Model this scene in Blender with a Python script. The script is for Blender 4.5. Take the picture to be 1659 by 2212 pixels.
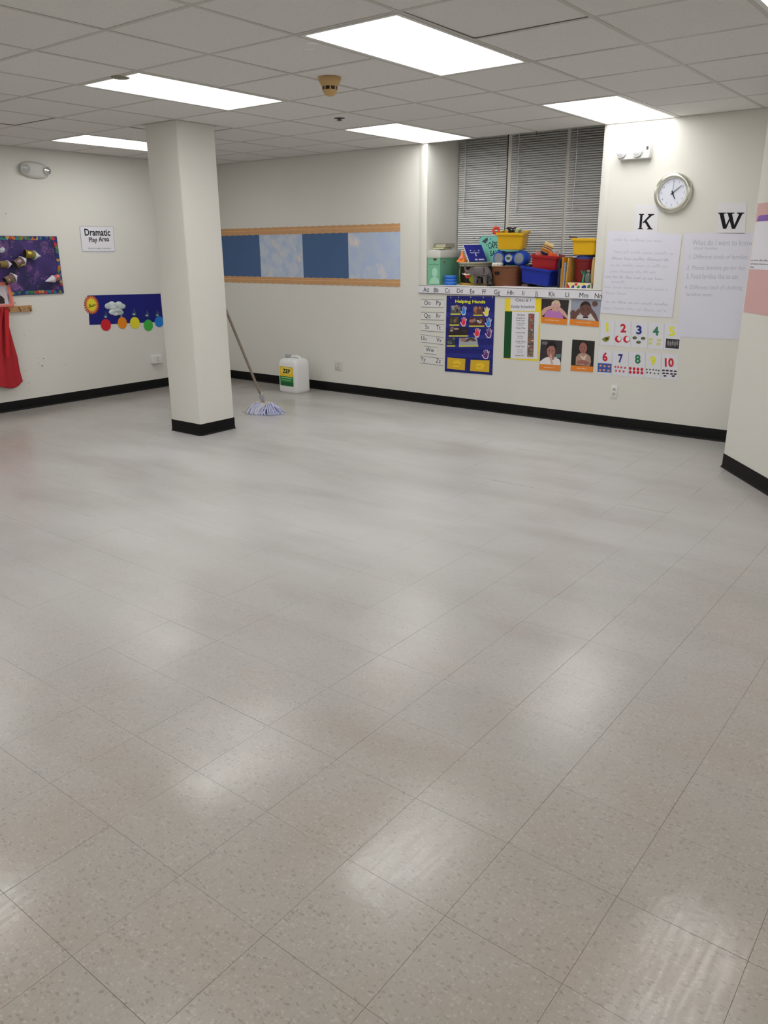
import bpy, bmesh, math, random
from mathutils import Matrix, Vector
R = random.Random(7)
scene = bpy.context.scene
COL = scene.collection
for o in list(bpy.data.objects): bpy.data.objects.remove(o)

# ------------------------------------------------------------------ camera
IW, IH = 1659.0, 2212.0
FPX, PIT, YAW, ROLL = 1700.94, 0.3202, 0.6602, -0.0070
CAM = Vector((7.8026, -6.7329, 1.5151))
_fw = Vector((-math.sin(YAW)*math.cos(PIT), math.cos(YAW)*math.cos(PIT), -math.sin(PIT)))
_r = Vector((math.cos(YAW), math.sin(YAW), 0)); _u = _r.cross(_fw)
_r2 = _r*math.cos(ROLL)+_u*math.sin(ROLL); _u2 = -_r*math.sin(ROLL)+_u*math.cos(ROLL)
cd = bpy.data.cameras.new('camera'); cam = bpy.data.objects.new('camera', cd); COL.objects.link(cam)
cd.sensor_fit = 'HORIZONTAL'; cd.sensor_width = 36.0; cd.lens = FPX/IW*36.0; cd.clip_start = .05; cd.clip_end = 60
cam.matrix_world = Matrix(((_r2.x,_u2.x,-_fw.x,CAM.x),(_r2.y,_u2.y,-_fw.y,CAM.y),(_r2.z,_u2.z,-_fw.z,CAM.z),(0,0,0,1)))
scene.camera = cam
# ------------------------------------------------------------------ world, exposure
w = bpy.data.worlds.new('night'); scene.world = w; w.use_nodes = True
w.node_tree.nodes['Background'].inputs[0].default_value = (.004,.006,.012,1)
w.node_tree.nodes['Background'].inputs[1].default_value = 1
scene.view_settings.view_transform = 'Standard'; scene.view_settings.look = 'None'
scene.view_settings.exposure = 0.0; scene.view_settings.gamma = 1; scene.view_settings.use_curve_mapping = False
LIGHT = 6.6                                   # radiance of the troffer lenses
LIGHT_COL = (1.0, .99, .965)

# ------------------------------------------------------------------ pixel helpers (a pixel is a direction; the wall or floor gives the distance)
def ray(px, py):
    return _fw + _r2*((px-IW/2)/FPX) - _u2*((py-IH/2)/FPX)
class Frame:
    """A wall plane: s runs to the right as seen from the room, t is up, n points into the room."""
    def __init__(f, o, s):
        f.o = Vector(o); f.s = Vector(s).normalized(); f.n = Vector((f.s.y, -f.s.x, 0))
        f.rot = Matrix(((f.s.x,0,f.n.x),(f.s.y,0,f.n.y),(0,1,0)))
    def st(f, px, py, n=0.0):
        d = ray(px, py); t = ((f.o+f.n*n-CAM).dot(f.n))/d.dot(f.n); p = CAM+d*t-f.o
        return (p.dot(f.s), p.z)
    def mat(f, s, t, n=0.0):
        return Matrix.Translation(f.o+f.s*s+f.n*n+Vector((0,0,t))) @ f.rot.to_4x4()
WIN = Frame((0,0,0),(1,0,0)); LEF = Frame((0,0,0),(0,1,0)); ANG = Frame((6.344,-.814,0),(.625,-.781,0))
def hit(px, py, axis, val):
    d = ray(px, py); return CAM + d*((val-CAM[axis])/d[axis])
def Z(ox, oy, k): return lambda x, y: (ox+x*k, oy+y*k)

# ------------------------------------------------------------------ materials
def lin(c): return c/12.92 if c <= .04045 else ((c+.055)/1.055)**2.4
def P(r, g, b, k=1.3):                        # a colour read from the photo -> reflectance
    return tuple(min(.92, lin(v/255.)*k) for v in (r, g, b))
_mc = {}
def M(col, rough=.6, spec=.35, metal=0., noise=0., nscale=40., name=None, **kw):
    key = (tuple(round(c,4) for c in col), rough, spec, metal, noise, nscale, tuple(sorted(kw.items())))
    if key in _mc: return _mc[key]
    m = bpy.data.materials.new(name or 'mat_%d' % len(_mc)); m.use_nodes = True
    nt = m.node_tree; b = nt.nodes['Principled BSDF']
    b.inputs['Base Color'].default_value = (*col, 1); b.inputs['Roughness'].default_value = rough
    b.inputs['Specular IOR Level'].default_value = spec; b.inputs['Metallic'].default_value = metal
    for k, v in kw.items():
        b.inputs[k.replace('_',' ')].default_value = v
    if noise > 0:
        tc = nt.nodes.new('ShaderNodeTexCoord'); nz = nt.nodes.new('ShaderNodeTexNoise')
        nz.inputs['Scale'].default_value = nscale; nz.inputs['Detail'].default_value = 4
        mx = nt.nodes.new('ShaderNodeMix'); mx.data_type = 'RGBA'
        mx.inputs[6].default_value = (*[c*(1-noise) for c in col], 1); mx.inputs[7].default_value = (*[min(1,c*(1+noise)) for c in col], 1)
        nt.links.new(tc.outputs['Object'], nz.inputs['Vector']); nt.links.new(nz.outputs['Fac'], mx.inputs[0]); nt.links.new(mx.outputs[2], b.inputs['Base Color'])
    _mc[key] = m; return m
def newmat(name):
    m = bpy.data.materials.new(name); m.use_nodes = True; nt = m.node_tree
    return m, nt, nt.nodes['Principled BSDF'], (lambda t: nt.nodes.new('ShaderNode'+t)), (lambda a, b_: nt.links.new(a, b_))
def mathn(N, L, op, a, b_=None, c=None):
    n = N('Math'); n.operation = op
    for i, v in enumerate((a, b_, c)):
        if v is None: continue
        if isinstance(v, (int, float)): n.inputs[i].default_value = v
        else: L(v, n.inputs[i])
    return n.outputs[0]
def mixc(N, L, fac, a, b_):
    n = N('Mix'); n.data_type = 'RGBA'
    if isinstance(fac, (int, float)): n.inputs[0].default_value = fac
    else: L(fac, n.inputs[0])
    for i, v in ((6, a), (7, b_)):
        if isinstance(v, tuple): n.inputs[i].default_value = (*v, 1)
        else: L(v, n.inputs[i])
    return n.outputs[2]
def noise(N, L, vec, scale, detail=4, rough=.5):
    n = N('TexNoise'); L(vec, n.inputs['Vector']); n.inputs['Scale'].default_value = scale
    n.inputs['Detail'].default_value = detail; n.inputs['Roughness'].default_value = rough; return n.outputs['Fac']
def ramp(N, L, v, lo, hi, a=0., b_=1.):
    n = N('MapRange'); L(v, n.inputs[0]); n.inputs[1].default_value = lo; n.inputs[2].default_value = hi
    n.inputs[3].default_value = a; n.inputs[4].default_value = b_; return n.outputs[0]

WALLC = (.75,.738,.690)
def wall_material():
    m, nt, b, N, L = newmat('wall_paint'); g = N('NewGeometry')
    f = noise(N, L, g.outputs['Position'], 1.3, 5)
    c = mixc(N, L, f, tuple(v*.955 for v in WALLC), tuple(v*1.035 for v in WALLC))
    L(c, b.inputs['Base Color']); b.inputs['Roughness'].default_value = .55; b.inputs['Specular IOR Level'].default_value = .25
    bp = N('Bump'); bp.inputs['Strength'].default_value = .12; bp.inputs['Distance'].default_value = .004
    L(noise(N, L, g.outputs['Position'], 90, 3), bp.inputs['Height']); L(bp.outputs[0], b.inputs['Normal']); return m
def floor_material():
    m, nt, b, N, L = newmat('vinyl_composition_tile'); g = N('NewGeometry'); oi = N('ObjectInfo'); pos = g.outputs['Position']
    # every tile carries its own shift of the chip pattern and a slightly different batch colour
    rnd = oi.outputs['Random']
    cx = N('CombineXYZ'); L(mathn(N, L, 'MULTIPLY', rnd, 7.3), cx.inputs[0]); L(mathn(N, L, 'MULTIPLY', rnd, 31.7), cx.inputs[1])
    ad = N('VectorMath'); ad.operation = 'ADD'; L(pos, ad.inputs[0]); L(cx.outputs[0], ad.inputs[1])
    wn = N('TexNoise'); wn.inputs['Scale'].default_value = 55; wn.inputs['Detail'].default_value = 2; L(ad.outputs[0], wn.inputs['Vector'])
    wv = N('VectorMath'); wv.operation = 'MULTIPLY_ADD'; L(wn.outputs['Color'], wv.inputs[0]); wv.inputs[1].default_value = (.016,.016,0); L(ad.outputs[0], wv.inputs[2])
    def flecks(scale, thr, cut, off, sx=1., sy=1.):
        mp = N('Mapping'); L(wv.outputs[0], mp.inputs['Vector']); mp.inputs['Location'].default_value = (off, off*.7, 0); mp.inputs['Scale'].default_value = (sx, sy, 1)
        v = N('TexVoronoi'); v.inputs['Scale'].default_value = scale; v.voronoi_dimensions = '2D'; L(mp.outputs[0], v.inputs['Vector'])
        s = N('SeparateColor'); L(v.outputs['Color'], s.inputs[0])
        size = mathn(N, L, 'MULTIPLY', s.outputs[1], thr)
        near = mathn(N, L, 'LESS_THAN', v.outputs['Distance'], size)
        return mathn(N, L, 'MULTIPLY', near, mathn(N, L, 'GREATER_THAN', s.outputs[0], cut))
    base = (.333,.307,.276)
    n1 = noise(N, L, pos, 7, 5, .6)
    c = mixc(N, L, n1, tuple(v*.93 for v in base), tuple(v*1.08 for v in base))
    c = mixc(N, L, mathn(N, L, 'MULTIPLY', ramp(N, L, noise(N, L, pos, 3.1, 4), .48, .70), .55), c, (.335,.272,.225))
    c = mixc(N, L, mathn(N, L, 'MULTIPLY', flecks(150, .55, .40, 3., 1., .55), .26), c, (.235,.215,.19))
    c = mixc(N, L, mathn(N, L, 'MULTIPLY', flecks(115, .42, .66, 11., .5, 1.), .42), c, (.16,.152,.14))
    c = mixc(N, L, mathn(N, L, 'MULTIPLY', flecks(130, .5, .6, 23., .7, 1.), .18), c, (.56,.55,.52))
    c = mixc(N, L, mathn(N, L, 'MULTIPLY', mathn(N, L, 'SUBTRACT', rnd, .5), .10), c, (.2,.19,.17))
    # dried film left by the mop: long pale drags over the middle of the room
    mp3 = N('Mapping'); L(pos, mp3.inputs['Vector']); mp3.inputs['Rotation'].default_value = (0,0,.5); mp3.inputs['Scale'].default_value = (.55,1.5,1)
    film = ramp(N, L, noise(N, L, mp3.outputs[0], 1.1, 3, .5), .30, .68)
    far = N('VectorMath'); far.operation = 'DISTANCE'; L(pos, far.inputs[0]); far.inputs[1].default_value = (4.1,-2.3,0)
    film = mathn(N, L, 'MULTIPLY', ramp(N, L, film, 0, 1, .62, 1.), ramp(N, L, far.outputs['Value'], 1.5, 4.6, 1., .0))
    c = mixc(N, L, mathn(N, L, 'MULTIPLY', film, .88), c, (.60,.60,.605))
    dirt = ramp(N, L, noise(N, L, mp3.outputs[0], 1.7, 3, .5), .50, .76)
    c = mixc(N, L, mathn(N, L, 'MULTIPLY', dirt, .26), c, (.25,.225,.19))
    L(c, b.inputs['Base Color'])
    # wax, scuffed in drags
    mp4 = N('Mapping'); L(pos, mp4.inputs['Vector']); mp4.inputs['Rotation'].default_value = (0,0,.35); mp4.inputs['Scale'].default_value = (75,7,1)
    streak = noise(N, L, mp4.outputs[0], 1., 3)
    rg = ramp(N, L, noise(N, L, pos, 1.9, 3), .35, .65, .09, .20)
    rg = mathn(N, L, 'ADD', rg, mathn(N, L, 'MULTIPLY', film, .20))
    rg = mathn(N, L, 'ADD', rg, mathn(N, L, 'MULTIPLY', ramp(N, L, streak, .40, .62, -.02, .10), ramp(N, L, film, .0, .25, 1., 0.)))
    rg = mathn(N, L, 'MINIMUM', rg, .255)
    L(rg, b.inputs['Roughness']); b.inputs['Specular IOR Level'].default_value = .30
    bp = N('Bump'); bp.inputs['Strength'].default_value = .10; bp.inputs['Distance'].default_value = .004
    L(noise(N, L, pos, 26, 3), bp.inputs['Height']); L(bp.outputs[0], b.inputs['Normal'])
    return m
def ceiling_material():
    m, nt, b, N, L = newmat('mineral_fibre_tile'); g = N('NewGeometry'); oi = N('ObjectInfo'); pos = g.outputs['Position']
    f = ramp(N, L, noise(N, L, pos, 160, 3, .6), .60, .70)
    c0 = mixc(N, L, oi.outputs['Random'], (.77,.755,.73), (.82,.805,.78))
    c0 = mixc(N, L, noise(N, L, pos, 45, 4, .7), c0, (.72,.705,.68))
    c = mixc(N, L, mathn(N, L, 'MULTIPLY', f, .45), c0, (.27,.25,.22))
    L(c, b.inputs['Base Color']); b.inputs['Roughness'].default_value = .9; b.inputs['Specular IOR Level'].default_value = .1; return m
def galaxy_material():
    m, nt, b, N, L = newmat('galaxy_print'); tc = N('TexCoord'); o = tc.outputs['Object']
    n1 = ramp(N, L, noise(N, L, o, 3.2, 6, .6), .38, .66); n2 = ramp(N, L, noise(N, L, o, 5.5, 7, .62), .52, .72)
    c = mixc(N, L, n1, P(20,20,62), P(66,42,112)); c = mixc(N, L, n2, c, P(150,98,160))
    v = N('TexVoronoi'); v.inputs['Scale'].default_value = 30; L(o, v.inputs['Vector'])
    st = mathn(N, L, 'LESS_THAN', v.outputs['Distance'], .085); c = mixc(N, L, mathn(N, L, 'MULTIPLY', st, .8), c, (.8,.76,.85))
    L(c, b.inputs['Base Color']); b.inputs['Roughness'].default_value = .5; return m
def wood_material(name, a, d, sc=(2,40,40)):
    m, nt, b, N, L = newmat(name); tc = N('TexCoord'); mp = N('Mapping'); L(tc.outputs['Object'], mp.inputs['Vector']); mp.inputs['Scale'].default_value = sc
    L(mixc(N, L, noise(N, L, mp.outputs[0], 2, 4), a, d), b.inputs['Base Color']); b.inputs['Roughness'].default_value = .5; return m
def blotch_material(name, a, bb, c_, sc=14):
    m, nt, b, N, L = newmat(name); tc = N('TexCoord'); o = tc.outputs['Object']
    c = mixc(N, L, ramp(N, L, noise(N, L, o, sc, 3), .42, .62), a, bb); c = mixc(N, L, ramp(N, L, noise(N, L, o, sc*.55, 3), .58, .7), c, c_)
    L(c, b.inputs['Base Color']); b.inputs['Roughness'].default_value = .6; return m
def wicker_material():
    m, nt, b, N, L = newmat('wicker'); tc = N('TexCoord'); o = tc.outputs['Object']
    wv = N('TexWave'); wv.wave_type = 'BANDS'; wv.bands_direction = 'Z'; wv.inputs['Scale'].default_value = 45; wv.inputs['Distortion'].default_value = 1.5; L(o, wv.inputs['Vector'])
    L(mixc(N, L, wv.outputs['Fac'], P(70,38,22), P(130,78,48)), b.inputs['Base Color']); b.inputs['Roughness'].default_value = .55; return m

MWALL = wall_material(); MFLOOR = floor_material(); MCEIL = ceiling_material()
WHITE = M(P(206,206,208)); PAPER = M(P(204,203,210), .7, .2, noise=.03, nscale=6); BLACK = M((.012,.012,.013), .5); INK = M((.015,.015,.02), .7, .1)
RUNNER = M((.56,.54,.50), .5, .3); PLASTICW = M((.76,.76,.74), .35, .4)

# ------------------------------------------------------------------ mesh builder
class B:
    def __init__(s): s.v=[]; s.f=[]; s.mi=[]; s.mats=[]; s.X=None
    def _m(s, m):
        if m not in s.mats: s.mats.append(m)
        return s.mats.index(m)
    def add(s, vs, fs, m):
        o = len(s.v); i = s._m(m)
        s.v += [tuple((s.X @ Vector(q)) if s.X else q) for q in vs]
        for f in fs: s.f.append(tuple(o+k for k in f)); s.mi.append(i)
        return s
    def prism(s, pts, z0, z1, m):              # outline in local xy, extruded along local z
        a = sum(pts[i][0]*pts[(i+1)%len(pts)][1]-pts[(i+1)%len(pts)][0]*pts[i][1] for i in range(len(pts)))
        if a < 0: pts = pts[::-1]
        n = len(pts); vs = [(p[0],p[1],z0) for p in pts]+[(p[0],p[1],z1) for p in pts]
        return s.add(vs, [tuple(range(n-1,-1,-1)), tuple(range(n,2*n))]+[(i,(i+1)%n,n+(i+1)%n,n+i) for i in range(n)], m)
    def box(s, x0,y0,z0,x1,y1,z1, m):
        return s.prism([(x0,y0),(x1,y0),(x1,y1),(x0,y1)], z0, z1, m)
    def loft(s, rings, m, cap0=True, cap1=True):
        n = len(rings[0]); vs = [p for r in rings for p in r]; fs = []
        for k in range(len(rings)-1):
            for i in range(n):
                j = (i+1)%n; fs.append((k*n+i, k*n+j, (k+1)*n+j, (k+1)*n+i))
        if cap0: fs.append(tuple(range(n-1,-1,-1)))
        if cap1: fs.append(tuple(range((len(rings)-1)*n, len(rings)*n)))
        return s.add(vs, fs, m)
    def lathe(s, prof, m, c=(0,0,0), axis='z', seg=24, cap0=True, cap1=True):
        rings = []
        for r, h in prof:
            ring = []
            for i in range(seg):
                a = 2*math.pi*i/seg; x, y = max(r,1e-5)*math.cos(a), max(r,1e-5)*math.sin(a)
                q = {'z':(x,y,h),'x':(h,x,y),'y':(y,h,x)}[axis]; ring.append((q[0]+c[0],q[1]+c[1],q[2]+c[2]))
            rings.append(ring)
        return s.loft(rings, m, cap0, cap1)
    def tube(s, path, r, m, seg=8):
        rings = []; path = [Vector(p) for p in path]; up = None
        for k, p in enumerate(path):
            d = (path[min(k+1,len(path)-1)]-path[max(k-1,0)]).normalized()
            if up is None: up = Vector((0,0,1)) if abs(d.z) < .9 else Vector((1,0,0))
            a = d.cross(up).normalized(); b_ = a.cross(d).normalized(); up = b_
            rr = r[k] if isinstance(r,(list,tuple)) else r
            rings.append([tuple(p+a*(rr*math.cos(2*math.pi*i/seg))-b_*(rr*math.sin(2*math.pi*i/seg))) for i in range(seg)])
        return s.loft(rings, m)
    def build(s, name, parent=None, mat=None, smooth=True):
        me = bpy.data.meshes.new(name); me.from_pydata(s.v, [], s.f); 
        for m in s.mats: me.materials.append(m)
        me.polygons.foreach_set('material_index', s.mi)
        bm = bmesh.new(); bm.from_mesh(me); bmesh.ops.recalc_face_normals(bm, faces=bm.faces); bm.to_mesh(me); bm.free()
        if smooth:
            me.polygons.foreach_set('use_smooth', [True]*len(me.polygons)); me.set_sharp_from_angle(angle=math.radians(38))
        return link(name, me, parent, mat)
def link(name, data, parent=None, mat=None):
    o = bpy.data.objects.new(name, data); COL.objects.link(o)
    if parent is not None: o.parent = parent
    if mat is not None:
        if parent is not None: o.matrix_local = mat
        else: o.matrix_world = mat
    return o
def tag(o, label, cat, group=None):
    o['label'] = label; o['category'] = cat
    if group: o['group'] = group
    return o
def thing(name, label, cat, mat=None, group=None):
    return tag(link(name, None, None, mat or Matrix()), label, cat, group)
def struct(o): o['kind'] = 'structure'; return o
def T3(x,y,z): return Matrix.Translation((x,y,z))
def rrect(w, d, r, n=4, cx=0, cy=0):
    pts = []
    for qx, qy, a0 in ((1,1,0),(-1,1,90),(-1,-1,180),(1,-1,270)):
        for k in range(n+1):
            a = math.radians(a0+90*k/n); pts.append((cx+qx*(w/2-r)+r*math.cos(a), cy+qy*(d/2-r)+r*math.sin(a)))
    return pts
def ring3(pts, z): return [(p[0],p[1],z) for p in pts]
def ell(cx, cy, rx, ry, n=20, a0=0, a1=360):
    full = abs(a1-a0) >= 360; k = n if full else n+1
    return [(cx+rx*math.cos(math.radians(a0+(a1-a0)*i/n)), cy+ry*math.sin(math.radians(a0+(a1-a0)*i/n))) for i in range(k)]

# flat things on a wall -------------------------------------------------------
class Flat:
    """Builds a sheet and its prints in a wall frame from photo pixels; local x=s, y=t, z=out of the wall."""
    def __init__(f, fr, px0, n0=0.0, z=None):
        f.fr = fr; f.n0 = n0; f.z = z or (lambda x, y: (x, y)); f.s0, f.t0 = fr.st(*f.z(*px0), n0)
        f.mat = fr.mat(f.s0, f.t0, n0)
    def p(f, x, y):
        s, t = f.fr.st(*f.z(x, y), f.n0); return (s-f.s0, t-f.t0)
    def pts(f, L): return [f.p(*q) for q in L]
    def sheet(f, name, pix, m, th=.0015, n=0.0005, parent=None):
        b = B().prism(f.pts(pix), n, n+th, m); return b.build(name, parent, f.mat if parent is None else None)
    def prints(f, name, parent, shapes, n, th=.0004, step=.00025):
        b = B()
        for i, (pix, m) in enumerate(shapes): b.prism(f.pts(pix), n, n+th+step*i, m)
        return b.build(name, parent)
_tmp_font = {}
def text_mesh(body, weight=0.0, shear=0.0):
    key = (body, weight, shear)
    if key in _tmp_font: return _tmp_font[key]
    c = bpy.data.curves.new('t', 'FONT'); c.body = body; c.offset = weight; c.shear = shear; c.resolution_u = 3; c.size = 1; c.fill_mode = 'FRONT'
    o = bpy.data.objects.new('t', c); COL.objects.link(o); dg = bpy.context.evaluated_depsgraph_get(); dg.update()
    me = bpy.data.meshes.new_from_object(o.evaluated_get(dg)); vs = [tuple(v.co) for v in me.vertices]; fs = [tuple(p.vertices) for p in me.polygons]
    bpy.data.objects.remove(o); bpy.data.curves.remove(c); bpy.data.meshes.remove(me)
    _tmp_font[key] = (vs, fs); return vs, fs
def text_fit(name, body, parent, bl, br, tl, n, m, weight=0.0, shear=0.0, kind=None):
    """lettering stretched onto the parallelogram bl, br, tl (local wall coordinates)"""
    vs, fs = text_mesh(body, weight, shear); 
    if not vs: return None
    x0 = min(v[0] for v in vs); x1 = max(v[0] for v in vs); y0 = min(v[1] for v in vs); y1 = max(v[1] for v in vs)
    out = []
    for v in vs:
        a = (v[0]-x0)/(x1-x0); c = (v[1]-y0)/(y1-y0)
        out.append((bl[0]+(br[0]-bl[0])*a+(tl[0]-bl[0])*c, bl[1]+(br[1]-bl[1])*a+(tl[1]-bl[1])*c, n))
    b = B(); b.add(out, fs, m); return b.build(name, parent, smooth=False)
def text_at(name, body, parent, c, size, n, m, ang=0., weight=0.0, cond=1.0):
    """lettering centred on c, baseline at c.y"""
    vs, fs = text_mesh(body, weight); x0 = min(v[0] for v in vs); x1 = max(v[0] for v in vs); ca, sa = math.cos(ang), math.sin(ang); out = []
    for v in vs:
        x = (v[0]-(x0+x1)/2)*size*cond; y = v[1]*size; out.append((c[0]+x*ca-y*sa, c[1]+x*sa+y*ca, n))
    b = B(); b.add(out, fs, m); return b.build(name, parent, smooth=False)
def scribble(b, p0, p1, h, m, n, seed, w=.0035, gaps=.16):
    """a line of unreadable handwriting from p0 to p1"""
    r = random.Random(seed); L = math.hypot(p1[0]-p0[0], p1[1]-p0[1]); ux, uy = (p1[0]-p0[0])/L, (p1[1]-p0[1])/L; x = 0.; run = []
    def flush(run):
        for i in range(len(run)-1):
            a, c = run[i], run[i+1]; dx, dy = c[0]-a[0], c[1]-a[1]; l = math.hypot(dx, dy) or 1; nx, ny = -dy/l*w/2, dx/l*w/2
            b.add([(a[0]+nx,a[1]+ny,n),(a[0]-nx,a[1]-ny,n),(c[0]-nx,c[1]-ny,n),(c[0]+nx,c[1]+ny,n)], [(0,1,2,3)], m)
    while x < L:
        wl = h*r.uniform(1.0,4.5); run = []; ph = r.random()*6; amp = h*.5; q = 0.
        while q < wl and x+q < L:
            tall = 1.8 if math.sin((q/h)*1.7+ph) > .82 else 1.0
            y = amp*(1+math.sin(q/h*11+ph))*.5*tall*2*.5+amp*.1; run.append((p0[0]+ux*(x+q)-uy*y, p0[1]+uy*(x+q)+ux*y)); q += h*.14
        flush(run); x += wl+h*(.45 if gaps > .1 else .2)
def skin_body(name, verts, edges, radii, m, parent=None, mat=None, sub=1):
    me = bpy.data.meshes.new(name); me.from_pydata(verts, edges, []); o = bpy.data.objects.new(name, me); COL.objects.link(o)
    md = o.modifiers.new('skin', 'SKIN'); md.use_smooth_shade = True
    for i, r in enumerate(radii): me.skin_vertices[0].data[i].radius = (r, r) if isinstance(r,(int,float)) else r
    me.skin_vertices[0].data[0].use_root = True
    s = o.modifiers.new('sub', 'SUBSURF'); s.levels = sub; s.render_levels = sub
    dg = bpy.context.evaluated_depsgraph_get(); dg.update(); nm = bpy.data.meshes.new_from_object(o.evaluated_get(dg)); bpy.data.objects.remove(o)
    nm.name = name; nm.materials.clear(); nm.materials.append(m); nm.polygons.foreach_set('use_smooth', [True]*len(nm.polygons))
    return link(name, nm, parent, mat)

# ================================================================== THE ROOM
ZC = 2.482                                     # underside of the ceiling grid
CT = .6096; FT = .3048
QX, QY = 5.4976, -3.640                        # one ceiling grid node
X1, Y0 = QX+7*CT, QY-10*CT                     # right and near walls
SLAB = 2.80
RX0, RX1, SILL = 3.131, 4.895, 1.190           # window recess
RD = .60                                       # its depth
# ---- floor: base, then tiles
fl = struct(B().box(-.2,Y0-.2,-.12,X1+.2,.2,-.003,M((.20,.19,.17),.9)).build('floor'))
gx0, gy0 = .2944-FT, .0152
def tile_mesh(x0, y0, x1, y1):
    g, e = .0003, .0004; cx, cy = (x0+x1)/2, (y0+y1)/2; a, c = (x1-x0)/2-g, (y1-y0)/2-g
    rings = [[(-a,-c,-.003),(a,-c,-.003),(a,c,-.003),(-a,c,-.003)],[(-a,-c,-e*.8),(a,-c,-e*.8),(a,c,-e*.8),(-a,c,-e*.8)],[(-a+e,-c+e,0),(a-e,-c+e,0),(a-e,c-e,0),(-a+e,c-e,0)]]
    b = B(); b.loft(rings, MFLOOR, False, True); return b
full_tile = None; cells = []
def tile_tilt(cx, cy):                         # the loose rows by the angled wall rock on their long edges
    if 4.5 < cx < 6.3 and -2.05 < cy < -.75: return (.013 if int(round(cy/FT)) % 2 else -.011)*(.6+.4*math.sin(cx*5+cy*3))
    return R.uniform(-1,1)*.0008

nx = int(X1/FT)+3; ny = int(-Y0/FT)+3
def in_solid(x, y):                            # under the column or the angled pier
    if 2.05 < x < 2.42 and -2.40 < y < -2.05: return True
    return x > 6.36 and (x-6.344)*.781+(y+.814)*.625 > .16 and y > -2.0
for i in range(nx):
    for j in range(ny):
        x0, y1 = gx0+i*FT, gy0-j*FT; xa, xb, ya, yb = max(x0,0), min(x0+FT,X1), max(y1-FT,Y0), min(y1,0)
        if xb-xa < .02 or yb-ya < .02 or in_solid((xa+xb)/2,(ya+yb)/2): continue
        d = Vector(((xa+xb)/2,(ya+yb)/2,0))-CAM; z = d.dot(_fw)
        vis = False
        if z > .2:
            u, v = d.dot(_r2)/z*FPX, -d.dot(_u2)/z*FPX; vis = abs(u) < IW/2+90 and abs(v) < IH/2+90
        cells.append((0 if vis else 1, d.length, xa, ya, xb, yb))
cells.sort(); rest = B()
for k, (hid, dist, xa, ya, xb, yb) in enumerate(cells):
    cx, cy = (xa+xb)/2, (ya+yb)/2; full = abs(xb-xa-FT) < 1e-4 and abs(yb-ya-FT) < 1e-4
    if k < 300 and not hid:
        if full and full_tile: o = link('floor_tile', full_tile, fl, T3(cx,cy,0))
        else:
            o = tile_mesh(xa,ya,xb,yb).build('floor_tile', fl, T3(cx,cy,0), smooth=False)
            if full: full_tile = o.data
        o.rotation_euler = (tile_tilt(cx,cy), R.uniform(-1,1)*.0008, 0); o.location.z = R.uniform(-.0002,.0002)
    else:
        t = tile_mesh(xa,ya,xb,yb); rest.X = T3(cx,cy,R.uniform(-.0002,.0002)) @ Matrix.Rotation(tile_tilt(cx,cy),4,'X'); rest.add(t.v, t.f, MFLOOR)
rest.X = None; ft = rest.build('floor_tile_field', fl, smooth=False); ft['kind'] = 'stuff'

# ---- walls
struct(B().box(-.2,Y0-.2,0,0,.0,SLAB,MWALL).build('wall_left'))
wb = B()
wb.box(-.2,0,0,RX0,.75,SLAB,MWALL); wb.box(RX1,0,0,X1+.2,.75,SLAB,MWALL); wb.box(RX0,0,0,RX1,.75,SILL-.04,MWALL); wb.box(RX0,RD+.06,SILL-.04,RX1,.75,1.235,MWALL)
wb.box(RX0,RD+.06,2.68,RX1,.75,SLAB,MWALL); wb.box(RX0,.0,2.72,RX1,RD+.06,SLAB,MWALL)
struct(wb.build('wall_back'))
struct(B().box(-.2,Y0-.2,0,X1+.2,Y0,SLAB,MWALL).build('wall_front'))
pier = [(6.344,-.814),(7.344,-2.0636),(X1,-2.0636),(X1,0),(6.344,0)]
wr = B(); wr.prism(pier, 0, SLAB, MWALL); wr.box(X1,Y0-.2,0,X1+.2,.0,SLAB,MWALL); struct(wr.build('wall_right'))
# recess trims (rounded metal corner casing) and sill board
for k, (xa, xb) in enumerate(((3.045,RX0),(RX1,4.967))):
    e0, e1 = (0,.0015) if k == 0 else (-.0015,0)
    pr = [(xa+e0,-.005),(xa+.004,-.007),(xb-.004,-.007),(xb+e1,-.005)]
    pr = pr+([(xb+e1,.03),(xb-.002,.03),(xb-.002,.001),(xa,.001)] if k == 0 else [(xb,.001),(xa+.002,.001),(xa+.002,.03),(xa+e0,.03)])
    b = B(); b.loft([[(p[0],p[1],z) for p in pr] for z in (1.19,SLAB)], MWALL); struct(b.build('trim_%d' % (k+1)))
b = B(); b.loft([[(x,-.006,SILL-.040),(x,-.009,SILL-.034),(x,-.009,SILL-.006),(x,-.004,SILL),(x,RD+.058,SILL),(x,RD+.058,SILL-.040)] for x in (3.045,4.967)], M((.70,.69,.64),.45,noise=.05,nscale=8)); 
struct(b.build('trim_3'))
# black vinyl cove base
VINYL = M((.004,.004,.0045), .5, .18)
def cove(b, a, c, h=.100):
    a = Vector((*a,0)); c = Vector((*c,0)); d = (c-a).normalized(); n = Vector((d.y,-d.x,0)); pr = ((0,.0),(.016,.0),(.010,.004),(.005,.012),(.0032,.022),(.003,h-.003),(.0015,h),(0,h))
    b.loft([[tuple(p+n*q[0]+Vector((0,0,q[1]))) for q in pr] for p in (a, c)], VINYL)
b = B(); cove(b,(0,Y0),(0,0)); struct(b.build('baseboard_left'))
b = B(); cove(b,(0,0),(6.344,0)); struct(b.build('baseboard_back'))
b = B(); cove(b,(6.344,0),(6.344,-.814)); cove(b,(6.344,-.814),(7.344,-2.0636)); cove(b,(7.344,-2.0636),(X1,-2.0636)); cove(b,(X1,-2.0636),(X1,Y0)); struct(b.build('baseboard_right'))
b = B(); cove(b,(X1,Y0),(0,Y0)); struct(b.build('baseboard_front'))
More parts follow.
